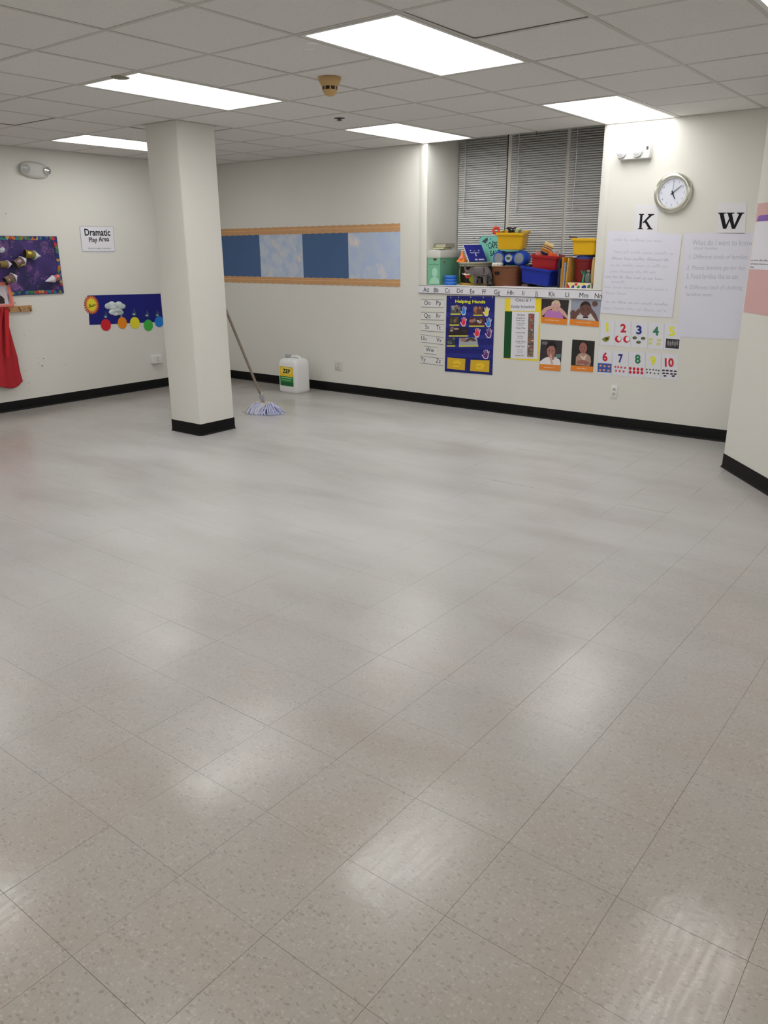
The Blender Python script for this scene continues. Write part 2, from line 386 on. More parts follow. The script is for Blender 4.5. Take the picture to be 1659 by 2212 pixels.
# scuffs and chips on the left wall
b = B(); fz = Z(0,440,.22905); f = Flat(LEF,(400,1500),0,fz)
for (x, y, r) in ((410,1458,7),(398,1530,8),(365,1505,4),(362,1455,4),(245,1575,4),(272,1690,5),(270,1762,4),(55,92,5),(615,1518,4),(140,935,6),(185,1560,3),(228,1242,3)):
    b.prism([f.p(x+r*math.cos(a*.9+R.random()*.5)*R.uniform(.4,1.2), y+r*math.sin(a*.9)*R.uniform(.5,1.3)) for a in range(7)], .0002, .0009, M(P(70,60,50)))
sc = b.build('paint_chips', bpy.data.objects['wall_left'], None); sc.matrix_world = f.mat; sc['kind'] = 'stuff'

# ---- ceiling: slab, grid, tiles
ce = struct(B().box(-.2,Y0-.2,SLAB,X1+.2,.76,SLAB+.1,M((.25,.24,.22),.9)).build('ceiling'))
lights = [(-1,0),(-4,0),(-1,4),(-4,4),(-8,2),(2,0),(-1,-4),(-4,-4),(2,-4),(5,-4),(-8,-2),(-8,-6),(-4,-8),(-1,-8),(2,-8),(5,-8)]
taken = {(i,j+k) for i,j in lights for k in (0,1)}
def run_bar(x0,y0,x1,y1):
    b = B(); hw = .012
    if abs(x1-x0) < abs(y1-y0): b.box(x0-hw,y0,ZC,x0+hw,y1,ZC+.0015,RUNNER); b.box(x0-.001,y0,ZC+.0015,x0+.001,y1,ZC+.035,RUNNER)
    else: b.box(x0,y0-hw,ZC+.0003,x1,y0+hw,ZC+.0016,RUNNER); b.box(x0,y0-.001,ZC+.0016,x1,y0+.001,ZC+.033,RUNNER)
    b.build('grid_runner', ce, smooth=False)
def solid_at(x, y): return 2.0 < x < 2.45 and -2.44 < y < -2.0
for i in range(-8, 7): run_bar(QX+i*CT, Y0, QX+i*CT, 0)
for j in range(-9, 6):
    xs = 0.0
    for i in range(-9, 8):                     # cross tees stop at the lights they would run through
        if i == 7 or ((i,j) in taken and (i,j-1) in taken):
            if QX+i*CT-xs > .1: run_bar(xs, QY+j*CT, min(QX+i*CT,X1), QY+j*CT)
            xs = QX+(i+1)*CT
b = B()                                        # wall angle
for (xa,ya,xb,yb) in ((0,Y0,.022,0),(0,-.022,X1,-.0005),(0,Y0,X1,Y0+.022),(X1-.022,Y0,X1,-2.06)): b.box(xa,ya,ZC-.0004,xb,yb,ZC+.0012,RUNNER)
b.build('wall_angle', ce, smooth=False)
full_c = None
lifted = {(-7,0):.004,(-6,2):.004,(0,0):.004,(-8,3):.005}
for i in range(-9, 7):
    for j in range(-10, 6):
        if (i,j) in taken: continue
        xa, xb, ya, yb = max(QX+i*CT,.0)+.006, min(QX+(i+1)*CT,X1)-.006, max(QY+j*CT,Y0)+.006, min(QY+(j+1)*CT,-.0)-.006
        if xb-xa < .05 or yb-ya < .05: continue
        if xa > 6.9 and ya > -2.0: continue
        cx, cy = (xa+xb)/2, (ya+yb)/2; a, c = (xb-xa)/2, (yb-ya)/2; full = abs(a-.2988) < 1e-3 and abs(c-.2988) < 1e-3
        if full and full_c: o = link('ceiling_tile', full_c, ce, T3(cx,cy,ZC+.0018))
        else:
            b = B(); b.loft([ring3([(-a+e,-c+e),(a-e,-c+e),(a-e,c-e),(-a+e,c-e)],z) for e, z in ((.004,0),(0,.003),(0,.016))], MCEIL); o = b.build('ceiling_tile', ce, T3(cx,cy,ZC+.0018), smooth=False)
            if full: full_c = o.data
        tl = lifted.get((i,j), 0)
        if tl: o.rotation_euler = (tl*R.choice((-1,1)), tl*R.choice((-.5,.5)), 0); o.location.z += .0025
        else: o.rotation_euler = (R.uniform(-.0015,.0015), R.uniform(-.0015,.0015), 0)

# ---- recessed fluorescent troffers
def lens_material():
    m, nt, b, N, L = newmat('lit_prismatic_lens'); b.inputs['Base Color'].default_value = (.8,.8,.8,1)
    b.inputs['Emission Color'].default_value = (*LIGHT_COL, 1); b.inputs['Emission Strength'].default_value = LIGHT; return m
MLENS = lens_material(); MFRAME = M((.74,.73,.70), .4)
LLAB = {(-1,0):'lit ceiling light panel beside the two small ceiling stickers, large rectangular lens',(-4,0):'lit ceiling light panel next to the round sprinkler cover plate',(-1,4):'lit ceiling light panel against the wall above the white box emergency light',
 (-4,4):'lit ceiling light panel against the wall beside the blind-covered window',(-8,2):'lit ceiling light panel partly hidden by the column, near the left wall',(2,0):'lit ceiling light panel in front of the angled wall'}
lmesh = None
for (i,j) in lights:
    t = thing('ceiling_light', LLAB.get((i,j),'lit ceiling light panel in a far row, away from the window and the column'), 'ceiling light', T3(QX+(i+.5)*CT, QY+(j+1)*CT, ZC), 'recessed fluorescent ceiling lights')
    if lmesh is None:
        a, c = CT/2-.014, CT-.014; li, lo = a-.020, c-.020
        fb = B(); 
        for q in ((-a,-c,a,-c+.022),(-a,c-.022,a,c),(-a,-c+.022,-a+.022,c-.022),(a-.022,-c+.022,a,c-.022)): fb.box(q[0],q[1],-.0015,q[2],q[3],.012,MFRAME)
        fr = fb.build('frame', t, smooth=False)
        ln = B().box(-li,-lo,.004,li,lo,.007,MLENS).build('lens', t, smooth=False)
        ho = B(); ho.box(-a,-c,.070,a,c,.074,MFRAME)
        for q in ((-a,-c,a,-c+.003),(-a,c-.003,a,c),(-a,-c+.003,-a+.003,c-.003),(a-.003,-c+.003,a,c-.003)): ho.box(q[0],q[1],.012,q[2],q[3],.070,MFRAME)
        hs = ho.build('housing', t, smooth=False); lmesh = (fr.data, ln.data, hs.data)
    else:
        for nme, d in zip(('frame','lens','housing'), lmesh): link(nme, d, t)

# ---- the square column
cx0, cx1, cy0, cy1 = 2.045, 2.440, -2.405, -2.020
ct = thing('column', 'square cream painted column with a black vinyl base, floor to ceiling', 'column', T3((cx0+cx1)/2,(cy0+cy1)/2,0))
hx, hy = (cx1-cx0)/2, (cy1-cy0)/2
B().loft([ring3(rrect(2*hx,2*hy,.012,3),z) for z in (0,ZC)], MWALL).build('shaft', ct)
b = B(); b.X = None
for a, c in (((-hx,-hy),(hx,-hy)),((hx,-hy),(hx,hy)),((hx,hy),(-hx,hy)),((-hx,hy),(-hx,-hy))): cove(b,c,a,.100) if False else cove(b,a,c,.100)
b.build('cove_base', ct)
b = B()
for (q0,q1,q2,q3) in ((-hx-.02,-hy-.02,hx+.02,-hy),(-hx-.02,hy,hx+.02,hy+.02),(-hx-.02,-hy,-hx,hy),(hx,-hy,hx+.02,hy)): b.box(q0,q1,ZC-.0022,q2,q3,ZC-.0006,RUNNER)
b.build('ceiling_collar', ct, smooth=False)

# ================================================================== WINDOW: frame, panes, blinds
YB = .545                                       # plane of the blinds
wf = B(); FRM = M((.62,.60,.54), .45)
xsplit = (3.712, 4.318)
def wbar(b, x0,z0,x1,z1,y0=RD+.01,y1=RD+.055): b.box(x0,y0,z0,x1,y1,z1,FRM)
wbar(wf,RX0,1.19,RX1,1.24); wbar(wf,RX0,2.62,RX1,2.70); wbar(wf,RX0,1.24,RX0+.03,2.62); wbar(wf,RX1-.03,1.24,RX1,2.62)
win = struct(wf.build('window_1', smooth=False))
for k, xs in enumerate(xsplit):
    b = B(); b.loft([rrect(.044,.085,.008,3,xs,RD-.01) and ring3(rrect(.044,.085,.008,3,xs,RD-.01),z) for z in (1.192,2.715)], FRM); b.build('mullion', win)
GLASS = M((.015,.018,.025), .05, .5)
for xa, xb in ((RX0+.03,xsplit[0]-.022),(xsplit[0]+.022,xsplit[1]-.022),(xsplit[1]+.022,RX1-.03)):
    B().box(xa,RD+.028,1.24,xb,RD+.034,2.62,GLASS).build('pane', win, smooth=False)
SLAT = M((.68,.68,.68), .35, .4); CORD = M((.62,.62,.60), .6)
BL = [(RX0+.012,xsplit[0]-.026,'light grey venetian blind beside the left reveal of the window recess, above the green box'),
      (xsplit[0]+.026,xsplit[1]-.012,'light grey venetian blind between the two window mullions'),
      (xsplit[1]+.012,RX1-.012,'light grey venetian blind above the upper right yellow bin, partly behind the wall edge')]
BL[2] = (BL[2][0],BL[2][1],'light grey venetian blind next to the wall with the clock, above the dark red tub')
for xa, xb, lab in BL:
    t = thing('venetian_blind', lab, 'blind', T3((xa+xb)/2, YB, 2.70), 'venetian blinds in the window'); hw = (xb-xa)/2
    B().box(-hw,-.018,-.026,hw,.018,0,SLAT).build('headrail', t, smooth=False)
    sm = None; pitch = .0208; n = 66; ang = math.radians(50)
    for k in range(n):
        z = -.04-pitch*k
        if sm is None:
            b = B(); prof = []
            for q in range(5):
                v = -.0125+.025*q/4; c = .0022*(1-(v/.0125)**2); prof.append((v, c))
            up = [(v*math.cos(ang)-c*math.sin(ang), v*math.sin(ang)+c*math.cos(ang)) for v, c in prof]; dn = [(y-.00035*math.sin(ang)*-1, z_-.0004) for y, z_ in up[::-1]]
            b.loft([[(x,y,z_) for y, z_ in up+dn] for x in (-hw,hw)], SLAT); o = b.build('slat', t, T3(0,0,z)); sm = o.data
        else: o = link('slat', sm, t, T3(0,0,z))
        o.rotation_euler = (R.uniform(-.05,.05), R.uniform(-.002,.002), 0)
    B().box(-hw,-.012,-.04-pitch*n-.012,hw,.012,-.04-pitch*n,SLAT).build('bottom_rail', t, smooth=False)
    for cxx in (-hw*.62, hw*.62):
        B().tube([(cxx,-.014,-.02),(cxx,-.014,-.04-pitch*n)], .0012, CORD, 5).build('ladder_cord', t)
    B().tube([(-hw+.085,-.030,-.015),(-hw+.088,-.032,-.55),(-hw+.075,-.030,-.86)], .0042, M((.66,.66,.66),.2,.5), 6).build('tilt_wand', t)

# ================================================================== LEFT WALL
# --- emergency light with two round lamps on an oval housing
f = Flat(LEF,(77,367)); t = thing('emergency_light','white oval twin-lamp emergency light high on the wall above the purple board','emergency light', f.mat)
zz = Z(20,330,.07233); f.z = zz
HS = M((.60,.59,.56),.4)
c = f.p(730,520); L0 = abs(f.p(290,500)[0]-c[0]); Hh = .076
b = B(); b.loft([[(c[0]+L0*k*(math.copysign(abs(math.cos(a))**.75,math.cos(a))), c[1]-.006*math.cos(a)+Hh*k*math.copysign(abs(math.sin(a))**.85,math.sin(a)), z) for a in [2*math.pi*i/28 for i in range(28)]] for k, z in ((.97,.0005),(1,.010),(.96,.026),(.84,.036),(.6,.041))], HS); b.build('housing', t)
CHROME = M((.75,.76,.78),.12,.5,1.0)
for (x,y,r_,q_) in ((455,485,.050,.0),(1150,555,.039,-.015)):
    q = f.p(x,y); q = (q[0]-.018+q_,q[1]); b = B(); b.lathe([(.4*r_,.030),(.9*r_,.036),(r_,.046),(.98*r_,.054),(.86*r_,.055)], HS, (q[0],q[1],0), seg=22, cap1=False); lp = b.build('lamp_head', t)
    b = B(); b.lathe([(.85*r_,.0535),(.80*r_,.057),(.43*r_,.062),(.001,.064)], CHROME if q_ else M((.42,.42,.41),.25,.5), (q[0],q[1],0), seg=20); b.build('lens', lp)

# --- purple space bulletin board with a patterned border
zb = Z(0,480,.094937); f = Flat(LEF,(700,1650),0,zb)
TL, TR, BR, BLc = f.p(-900,320), f.p(1262,315), f.p(1440,1600), f.p(-900,1690)
x1 = f.p(1350,900)[0]; x0 = x1-1.30; yb, yt = f.p(700,1650)[1], f.p(600,315)[1]
bw = .042
board = tag(B().prism([(x0,yb),(x1,yb),(x1,yt),(x0,yt)],.0005,.010,galaxy_material()).build('bulletin_board', None, f.mat), 'purple galaxy bulletin board with a colourful geometric border and paper rockets on it', 'bulletin board')
CM = [M(P(*c),.55) for c in ((170,46,46),(54,104,66),(30,60,120),(170,136,50),(40,104,124),(170,96,48),(36,38,92),(96,112,48))]
for (a0,b0,a1,b1) in ((x0,yt-bw,x1,yt),(x0,yb,x1,yb+bw),(x1-bw,yb+bw,x1,yt-bw),(x0,yb+bw,x0+bw,yt-bw)):
    bb = B(); bb.prism([(a0,b0),(a1,b0),(a1,b1),(a0,b1)],.010,.0125,CM[6]); hor = (a1-a0) > (b1-b0); L_ = (a1-a0) if hor else (b1-b0); k = 0; u = .012
    while u < L_-.05:
        wd = R.uniform(.030,.055); m_ = R.choice(CM); ty = R.choice((0,1,2)); 
        pl = {0:[(u,.004),(u+wd,.004),(u+wd/2,bw-.004)],1:[(u,bw-.004),(u+wd,bw-.004),(u+wd/2,.004)],2:[(u+wd/2,.002),(u+wd,bw/2),(u+wd/2,bw-.002),(u,bw/2)]}[ty]
        bb.prism([((a0+p[0],b0+p[1]) if hor else (a0+p[1],b0+p[0])) for p in pl], .0125, .0130+.0002*(k%3), m_); k += 1; u += wd*R.uniform(.35,.65)
    bb.build('border_strip', board, smooth=False)
# --- paper rockets
def rocket(tail, nose, wid, body, label, cone=.38, extra=(), lift=.0135):
    a, c = f.p(*tail), f.p(*nose); d = Vector((c[0]-a[0],c[1]-a[1],0)); a = (a[0]-d.x*.12-wid*.62,a[1]-d.y*.12-wid*.04); Lr = d.length*1.25; cone = min(.6,cone*1.25); r = wid/2; mt = M(P(*body),.75,noise=.15,nscale=60)
    ang = math.atan2(d.y,d.x); base = f.mat @ T3(a[0],a[1],lift+r*1.27) @ Matrix.Rotation(ang,4,'Z')
    t = thing('paper_rocket', label, 'paper craft', base, 'paper rockets on the space board'); Lb = Lr*(1-cone)
    b = B(); b.lathe([(r,0),(r,Lb)], mt, axis='x', seg=20, cap0=False, cap1=True); b.lathe([(r*.9,0.001),(r*.9,Lb)], M((.05,.045,.035)), axis='x', seg=20, cap0=False); b.build('tube', t)
    b = B(); b.lathe([(r*1.25,Lb-.004),(r*1.2,Lb),(.001,Lr)], M(P(196,196,204),.7), axis='x', seg=20); b.build('nose_cone', t)
    for (u, v, sx, sy, colr) in extra:
        b = B(); n = 12; rr = r+.0012; pts = []
        for q in range(n):
            aa = 2*math.pi*q/n; ph = v+sy*math.sin(aa)/r; pts.append((u*Lb+sx*math.cos(aa), -rr*math.sin(ph)*-1, rr*math.cos(ph)))
        b.add(pts,[tuple(range(n))],M(P(*colr),.6)); b.build('sticker', t, smooth=False)
rocket((620,715),(915,760),.074,(120,100,45),'olive green paper tube rocket with a yellow oval and a white cone',.33,((.35,.35,.020,.014,(200,190,60)),(.8,-.1,.018,.026,(60,130,70))))
rocket((395,945),(605,835),.080,(105,85,75),'brown paper tube rocket with a long yellow oval and a white cone',.28,((.65,-.75,.026,.010,(200,195,80)),(.5,.5,.02,.012,(150,130,145))))
rocket((30,950),(268,945),.062,(120,100,60),'plain tan paper tube rocket with a small white cone',.28)
rocket((175,1320),(395,1215),.078,(110,85,80),'brown paper tube rocket with green and pink dots, just above the coral frame',.26,((.3,.4,.006,.02,(200,195,90)),(.7,-.5,.012,.012,(60,140,70)),(.75,-.9,.010,.010,(200,70,80))))
rocket((1315,1250),(1070,1330),.060,(170,90,100),'pink patterned paper rocket with a big white cone, pointing away from the border',.55,((.4,.3,.014,.014,(70,130,80)),(.2,-.6,.012,.012,(220,110,90))))
rocket((85,640),(15,605),.050,(150,190,195),'small pale blue paper rocket on the dark upper part of the space board',.4)
# --- peg rail, red cloth, framed picture
LEFZ = f
WOOD = wood_material('pine_rail', P(150,112,72), P(176,138,92))
q0, q1, q2, q3 = f.p(-1500,1985), f.p(705,1965), f.p(695,1895), f.p(-1500,1990)
rx1 = q1[0]; rz0, rz1 = f.p(400,2040)[1], f.p(400,1905)[1]
rl = thing('peg_rail','short wooden peg rail with brown curled hooks, screwed to the wall','peg rail', f.mat)
B().loft([[(rx1-.75,rz0,.0005),(rx1-.75,rz0,.020),(rx1-.75,rz1,.020),(rx1-.75,rz1,.0005)],[(rx1,rz0,.0005),(rx1,rz0,.020),(rx1,rz1,.020),(rx1,rz1,.0005)]], WOOD).build('board', rl, smooth=False)
HK = M(P(96,66,40),.4,metal=.3)
for xx in (635,400,150,-250,-600):
    c = f.p(xx,1975); b = B(); b.tube([(c[0],c[1]+.015,.019),(c[0],c[1]+.016,.032),(c[0]+.004,c[1]+.004,.040),(c[0]+.004,c[1]-.014,.040),(c[0],c[1]-.02,.050),(c[0],c[1]-.008,.062)], .0042, HK, 7); b.build('hook', rl)
for xx in (525,): 
    c = f.p(xx,1970); B().lathe([(.005,.0195),(.004,.0225),(.001,.0235)], HK, (c[0],c[1],0), seg=10).build('screw', rl)
fr = thing('framed_picture','coral pink framed picture standing on the wooden peg rail','picture', f.mat)
px1, pz0, pz1 = f.p(285,1880)[0], rz1+.001, f.p(200,1360)[1]; pxa = px1-.30; fw_ = .028; CORAL = M(P(206,112,100),.5)
sk = -.016
def fq(u, v): return (u+(px1-u)*0+ (sk*(v-pz0)/(pz1-pz0)), v)
for (a0,b0,a1,b1) in ((pxa,pz1-fw_,px1,pz1),(pxa,pz0,px1,pz0+fw_*.8),(px1-fw_,pz0+fw_*.8,px1,pz1-fw_),(pxa,pz0+fw_*.8,pxa+fw_,pz1-fw_)):
    B().prism([fq(a0,b0),fq(a1,b0),fq(a1,b1),fq(a0,b1)],.014,.034,CORAL).build('frame_side', fr, smooth=False)
B().prism([fq(pxa+.01,pz0+.01),fq(px1-.01,pz0+.01),fq(px1-.01,pz1-.01),fq(pxa+.01,pz1-.01)],.016,.024,M(P(186,178,186),.35)).build('backing', fr, smooth=False)
DK = M(P(44,30,34),.5); GY = M(P(150,142,150),.5)
sh = [([fq(pxa+.03,pz0+.03),fq(px1-.085,pz0+.03),fq(px1-.080,pz0+.075),fq(px1-.10,pz0+.10),fq(px1-.14,pz0+.125),fq(pxa+.03,pz0+.13)],DK),
      ([fq(px1-.034,pz0+.03),fq(px1-.034,pz1-.05),fq(px1-.045,pz1-.05),fq(px1-.050,pz0+.03)],GY),([fq(px1-.034,pz0+.05),fq(px1-.034,pz0+.12),fq(px1-.040,pz0+.11),fq(px1-.040,pz0+.055)],DK)]
b = B()
for k,(pl,m_) in enumerate(sh): b.prism(pl,.0241,.0245+.0003*k,m_)
b.build('print', fr, smooth=False)
# red cloth hanging from the rail
zc_ = Z(0,440,.22905); fc = Flat(LEF,(40,970),0,zc_); CLOTH = M(P(170,46,54,1.15),.75,.15,noise=.12,nscale=9); 
edge = [(46,975),(50,1080),(58,1150),(78,1210),(108,1310),(135,1400),(150,1455),(156,1510),(170,1590),(190,1668)]
bot = [(190,1668),(165,1685),(148,1712),(120,1732),(80,1738),(30,1728),(-60,1715),(-160,1722),(-240,1705)]
b = B(); rows = []; NR, NC = 36, 26; epts = [fc.p(*e) for e in edge]; bz = [fc.p(*e) for e in bot]; ztop = epts[0][1]; zend = epts[-1][1]
def lerp_edge(z):
    for a, c in zip(epts, epts[1:]):
        if c[1] <= z <= a[1]: k = (a[1]-z)/(a[1]-c[1]+1e-9); return a[0]+(c[0]-a[0])*k
    return epts[-1][0]
left_top, left_bot = epts[0][0]-.16, epts[-1][0]-.62
for layer in (0,1):
    g = []
    for i in range(NR+1):
        v = i/NR; row = []
        for j in range(NC+1):
            u = j/NC; zb_ = None
            xe_b = epts[-1][0]; xl_b = left_bot; xb_ = xl_b+(xe_b-xl_b)*u
            # hem height at this column
            hem = bz[-1][1]
            for a, c in zip(bz, bz[1:]):
                if c[0] <= xb_ <= a[0]: hem = a[1]+(c[1]-a[1])*((a[0]-xb_)/(a[0]-c[0]+1e-9))
            z = ztop+(hem-ztop)*v; ze = ztop+(zend-ztop)*v; xr = lerp_edge(ze); xl = left_top+(left_bot-left_top)*v
            x = xl+(xr-xl)*u; n_ = .052+(.018+.012*v)*math.sin(u*21+1.3*math.sin(v*3))*(1-.4*v)+.012*math.sin(u*9+v*2)
            row.append((x,z,n_-.0018*layer))
        g.append(row)
    rows.append(g)
W_ = NC+1; vs = [p for g in rows for r_ in g for p in r_]; off = (NR+1)*W_; fs = []
for i in range(NR):
    for j in range(NC):
        a = i*W_+j; fs.append((a,a+1,a+W_+1,a+W_)); fs.append((off+a,off+a+W_,off+a+W_+1,off+a+1))
b.add(vs, fs, CLOTH); 
cl = thing('red_cloth','sheer red cloth with a dark hem hanging from the peg rail','cloth', fc.mat); b.build('fabric', cl)
b = B(); hemp = [rows[0][NR][j] for j in range(NC+1)]; b.tube([(p[0],p[1],p[2]) for p in hemp], .003, M(P(110,24,34),.8), 6); b.build('hem', cl)
b = B(); s0 = fc.p(0,1000); s1 = fc.p(40,1000); e0 = fc.p(8,1440); e1 = fc.p(42,1445); b.add([(s0[0],s0[1],.088),(s1[0],s1[1],.088),(e1[0],e1[1],.104),(e0[0],e0[1],.104),(s0[0],s0[1],.085),(s1[0],s1[1],.085),(e1[0],e1[1],.101),(e0[0],e0[1],.101)],[(0,1,2,3),(7,6,5,4),(0,4,5,1),(1,5,6,2),(2,6,7,3),(3,7,4,0)],M(P(184,44,48,1.15),.75,.15)); b.build('strap', cl, smooth=False)
# --- area sign
zs = Z(0,440,.22905); f = Flat(LEF,(775,447),0,zs)
sg = tag(f.sheet('area_sign',[(750,213),(1062,218),(1083,447),(775,447)],PAPER,.0015,.003), 'white paper sign reading Dramatic Play Area with a thin dark outline','sign')
f.sheet('backing_sheet',[(755,220),(1058,222),(1082,455),(1030,466),(930,468),(780,455)],M(P(190,190,192)),.001,.0008,sg)
LN = M(P(90,90,110)); oq = [(750,213),(1062,218),(1083,447),(775,447)]; b = B()
for a, c in zip(oq, oq[1:]+oq[:1]):
    p, q = f.p(*a), f.p(*c); d = Vector((q[0]-p[0],q[1]-p[1])).normalized(); nn = Vector((-d.y,d.x))*.0022; b.prism([(p[0],p[1]),(q[0],q[1]),(q[0]+nn.x,q[1]+nn.y),(p[0]+nn.x,p[1]+nn.y)],.0045,.0049,LN)
b.build('outline', sg, smooth=False)
text_fit('lettering','Dramatic',sg,f.p(798,302),f.p(1040,304),f.p(790,236),.0050,INK,.022)
text_fit('lettering','Play Area',sg,f.p(838,380),f.p(1028,368),f.p(833,318),.0050,INK,.02)
text_fit('lettering','Área de juego dramático',sg,f.p(830,430),f.p(1044,430),f.p(828,410),.0050,M(P(90,90,95)))
# --- blue weather poster
zw = Z(170,620,.114527); f = Flat(LEF,(200,715),0,zw); BLUE = M(P(12,18,104),.55,noise=.06,nscale=5)
wp_ = tag(f.sheet('weather_poster',[(165,160),(1500,125),(1900,118),(1960,640),(205,715)],BLUE,.002,.0005), 'dark blue paper poster with a sun, clouds and coloured paper circles','poster')
su = B(); cx_, cy_ = f.p(238,335); rx_ = abs(f.p(385,335)[0]-cx_); nray = 22
def star(r0, r1, k, ph=0): return [(cx_+(r0 if i%2 else r1)*math.cos(math.pi*i/k+ph), cy_+1.13*(r0 if i%2 else r1)*math.sin(math.pi*i/k+ph)) for i in range(2*k)]
su.prism(star(rx_*.78,rx_,nray),.003,.005,M(P(160,52,30),.6)); su.prism(star(rx_*.62,rx_*.93,nray,.14),.005,.0056,M(P(206,140,76),.6)); sun = su.build('paper_sun', wp_, smooth=False)
B().prism(ell(cx_,cy_,rx_*.58,rx_*.66,24),.0056,.0064,M(P(206,192,46),.6)).build('sun_face', sun, smooth=False)
text_fit('lettering','Sun',sun,f.p(182,392),f.p(312,360),f.p(180,332),.0068,INK,.02)
CLD = M(P(190,198,198),.8); CLD2 = M(P(168,180,182),.8); b = B()
for k,(x,y,r1,r2) in enumerate(((565,360,78,62),(620,330,70,62),(690,350,80,55),(750,325,70,55),(800,365,80,58),(640,380,80,50),(700,455,110,62),(650,470,90,55),(770,480,70,50),(690,500,60,45))):
    c = f.p(x,y); sx = abs(f.p(x+r1,y)[0]-c[0]); sy = abs(f.p(x,y+r2)[1]-c[1]); b.lathe([(1,0),(.96,.25),(.8,.6),(.5,.87),(.001,1)], CLD if k%2 else CLD2, seg=16)
    nv = 16*5; 
    for q in range(len(b.v)-nv, len(b.v)): v = b.v[q]; b.v[q] = (c[0]+v[0]*sx, c[1]+v[1]*sy, .0027+v[2]*.012+.0005*k)
cl_ = b.build('paper_cloud', wp_); text_fit('lettering','Clouds',cl_,f.p(620,480),f.p(790,478),f.p(620,445),.0215,M(P(110,116,118)))
for (x,y,rx,ry,colr,n_) in ((510,715,95,112,(186,26,40),'red'),(820,678,86,112,(206,122,20),'orange'),(1056,676,90,112,(206,196,40),'yellow'),(1310,722,86,108,(56,160,60),'green'),(1515,655,84,104,(24,110,190),'blue')):
    c = f.p(x,y); B().prism(ell(c[0],c[1],abs(f.p(x+rx,y)[0]-c[0]),abs(f.p(x,y+ry)[1]-c[1]),26),.003,.0046,M(P(*colr),.5)).build('paper_circle', wp_, smooth=False)
DRP = M(P(96,118,130),.4); DRP2 = M(P(150,170,160),.4)
for (x,y,h,wd) in ((505,510,85,40),(800,525,40,30),(1040,465,80,50),(1285,490,75,50),(1480,490,70,45)):
    b = B(); pl = [(x,y-h),(x+wd*.5,y),(x+wd,y+h*.5),(x+wd*.7,y+h*.9),(x,y+h),(x-wd*.7,y+h*.9),(x-wd,y+h*.5),(x-wd*.5,y)]; b.prism(f.pts(pl),.0026,.0036,M(P(40,52,100),.3)); 
    b.prism(f.pts([(x+wd*.1,y-h*.5),(x+wd*.6,y+h*.3),(x+wd*.3,y+h*.1)]),.0036,.0040,DRP); b.prism(f.pts(ell(x,y+h*.6,wd*.55,h*.22,10)),.0036,.0041,DRP2); b.build('rain_drop', wp_, smooth=False)
# --- surface box low on the left wall
f = Flat(LEF,(336,786)); bx = thing('wall_box','white surface-mounted electrical box low on the wall beside the column','outlet box', f.mat)
a, c = f.p(326,786), f.p(346,766); b = B(); b.loft([ring3(rrect(c[0]-a[0],c[1]-a[1],.008,3,(a[0]+c[0])/2,(a[1]+c[1])/2),z) for z in (.0005,.034)]+[ring3(rrect(c[0]-a[0]-.008,c[1]-a[1]-.008,.006,3,(a[0]+c[0])/2,(a[1]+c[1])/2),.040)], PLASTICW); b.build('housing', bx)
b = B(); m0 = ((a[0]+c[0])/2,(a[1]+c[1])/2); b.box(m0[0]-.016,m0[1]-.028,.040,m0[0]+.016,m0[1]+.028,.0415,M((.66,.66,.64),.4)); b.box(m0[0]+.024,m0[1]-.024,.040,m0[0]+.030,m0[1]-.018,.041,M((.1,.1,.1))); b.build('socket_face', bx, smooth=False)

# ================================================================== BACK WALL
# --- long bulletin strip with wavy borders
zp = Z(300,440,.36166); f = Flat(WIN,(1558,495),0,zp)
BORD = wood_material('border_paper', P(180,136,92,1.2), P(194,152,108,1.2), (6,6,6))
xr = f.p(1562,300)[0]; xl = xr-2.70
def yl(px, py): return f.p(px,py)[1]
yt0, yt1 = yl(600,139)+.0, yl(1562,129); yb0, yb1 = yl(600,184), yl(1562,173); zt0, zt1 = yl(600,434), yl(1558,452); zb0, zb1 = yl(600,471), yl(1558,495)
bd = thing('bulletin_strip','long low bulletin strip of blue and pale panels between tan scalloped borders','bulletin board', f.mat)
MB_ = M(P(66,92,130),.7,noise=.04,nscale=4); ML = blotch_material('pale_print', P(176,184,198), P(156,172,196), P(196,190,186), 9); ML2 = blotch_material('pale_print_b', P(170,182,202), P(160,176,204), P(206,198,196), 7)
xs = [xl, f.p(715,300)[0]-1.22, f.p(715,300)[0]-.62, f.p(725,300)[0], f.p(980,300)[0], f.p(1252,300)[0], xr]
cols = [MB_, ML, MB_, ML, MB_, ML2]
yA, yB_ = (yb0+yb1)/2+.02, (zt0+zt1)/2-.02
for k in range(6): B().prism([(xs[k],yB_),(xs[k+1],yB_),(xs[k+1],yA),(xs[k],yA)],.0006,.0022+.0003*(k%2),cols[k]).build('panel', bd, smooth=False)
def border(y_lo, y_hi):
    b = B(); n = 90; up, dn = [], []
    for i in range(n+1):
        x = xl+(xr-xl)*i/n; wv = .003*math.sin(i*1.9); up.append((x, y_hi+wv)); dn.append((x, y_lo+wv))
    b.prism(dn+up[::-1], .0026, .0040, BORD); ln = M(P(206,160,112)); b.prism([(xl,(y_lo+y_hi)/2+.004),(xr,(y_lo+y_hi)/2+.004),(xr,(y_lo+y_hi)/2+.010),(xl,(y_lo+y_hi)/2+.010)],.0040,.0045,ln)
    b.build('border_strip', bd, smooth=False)
border((yb0+yb1)/2, (yt0+yt1)/2); border((zb0+zb1)/2, (zt0+zt1)/2)
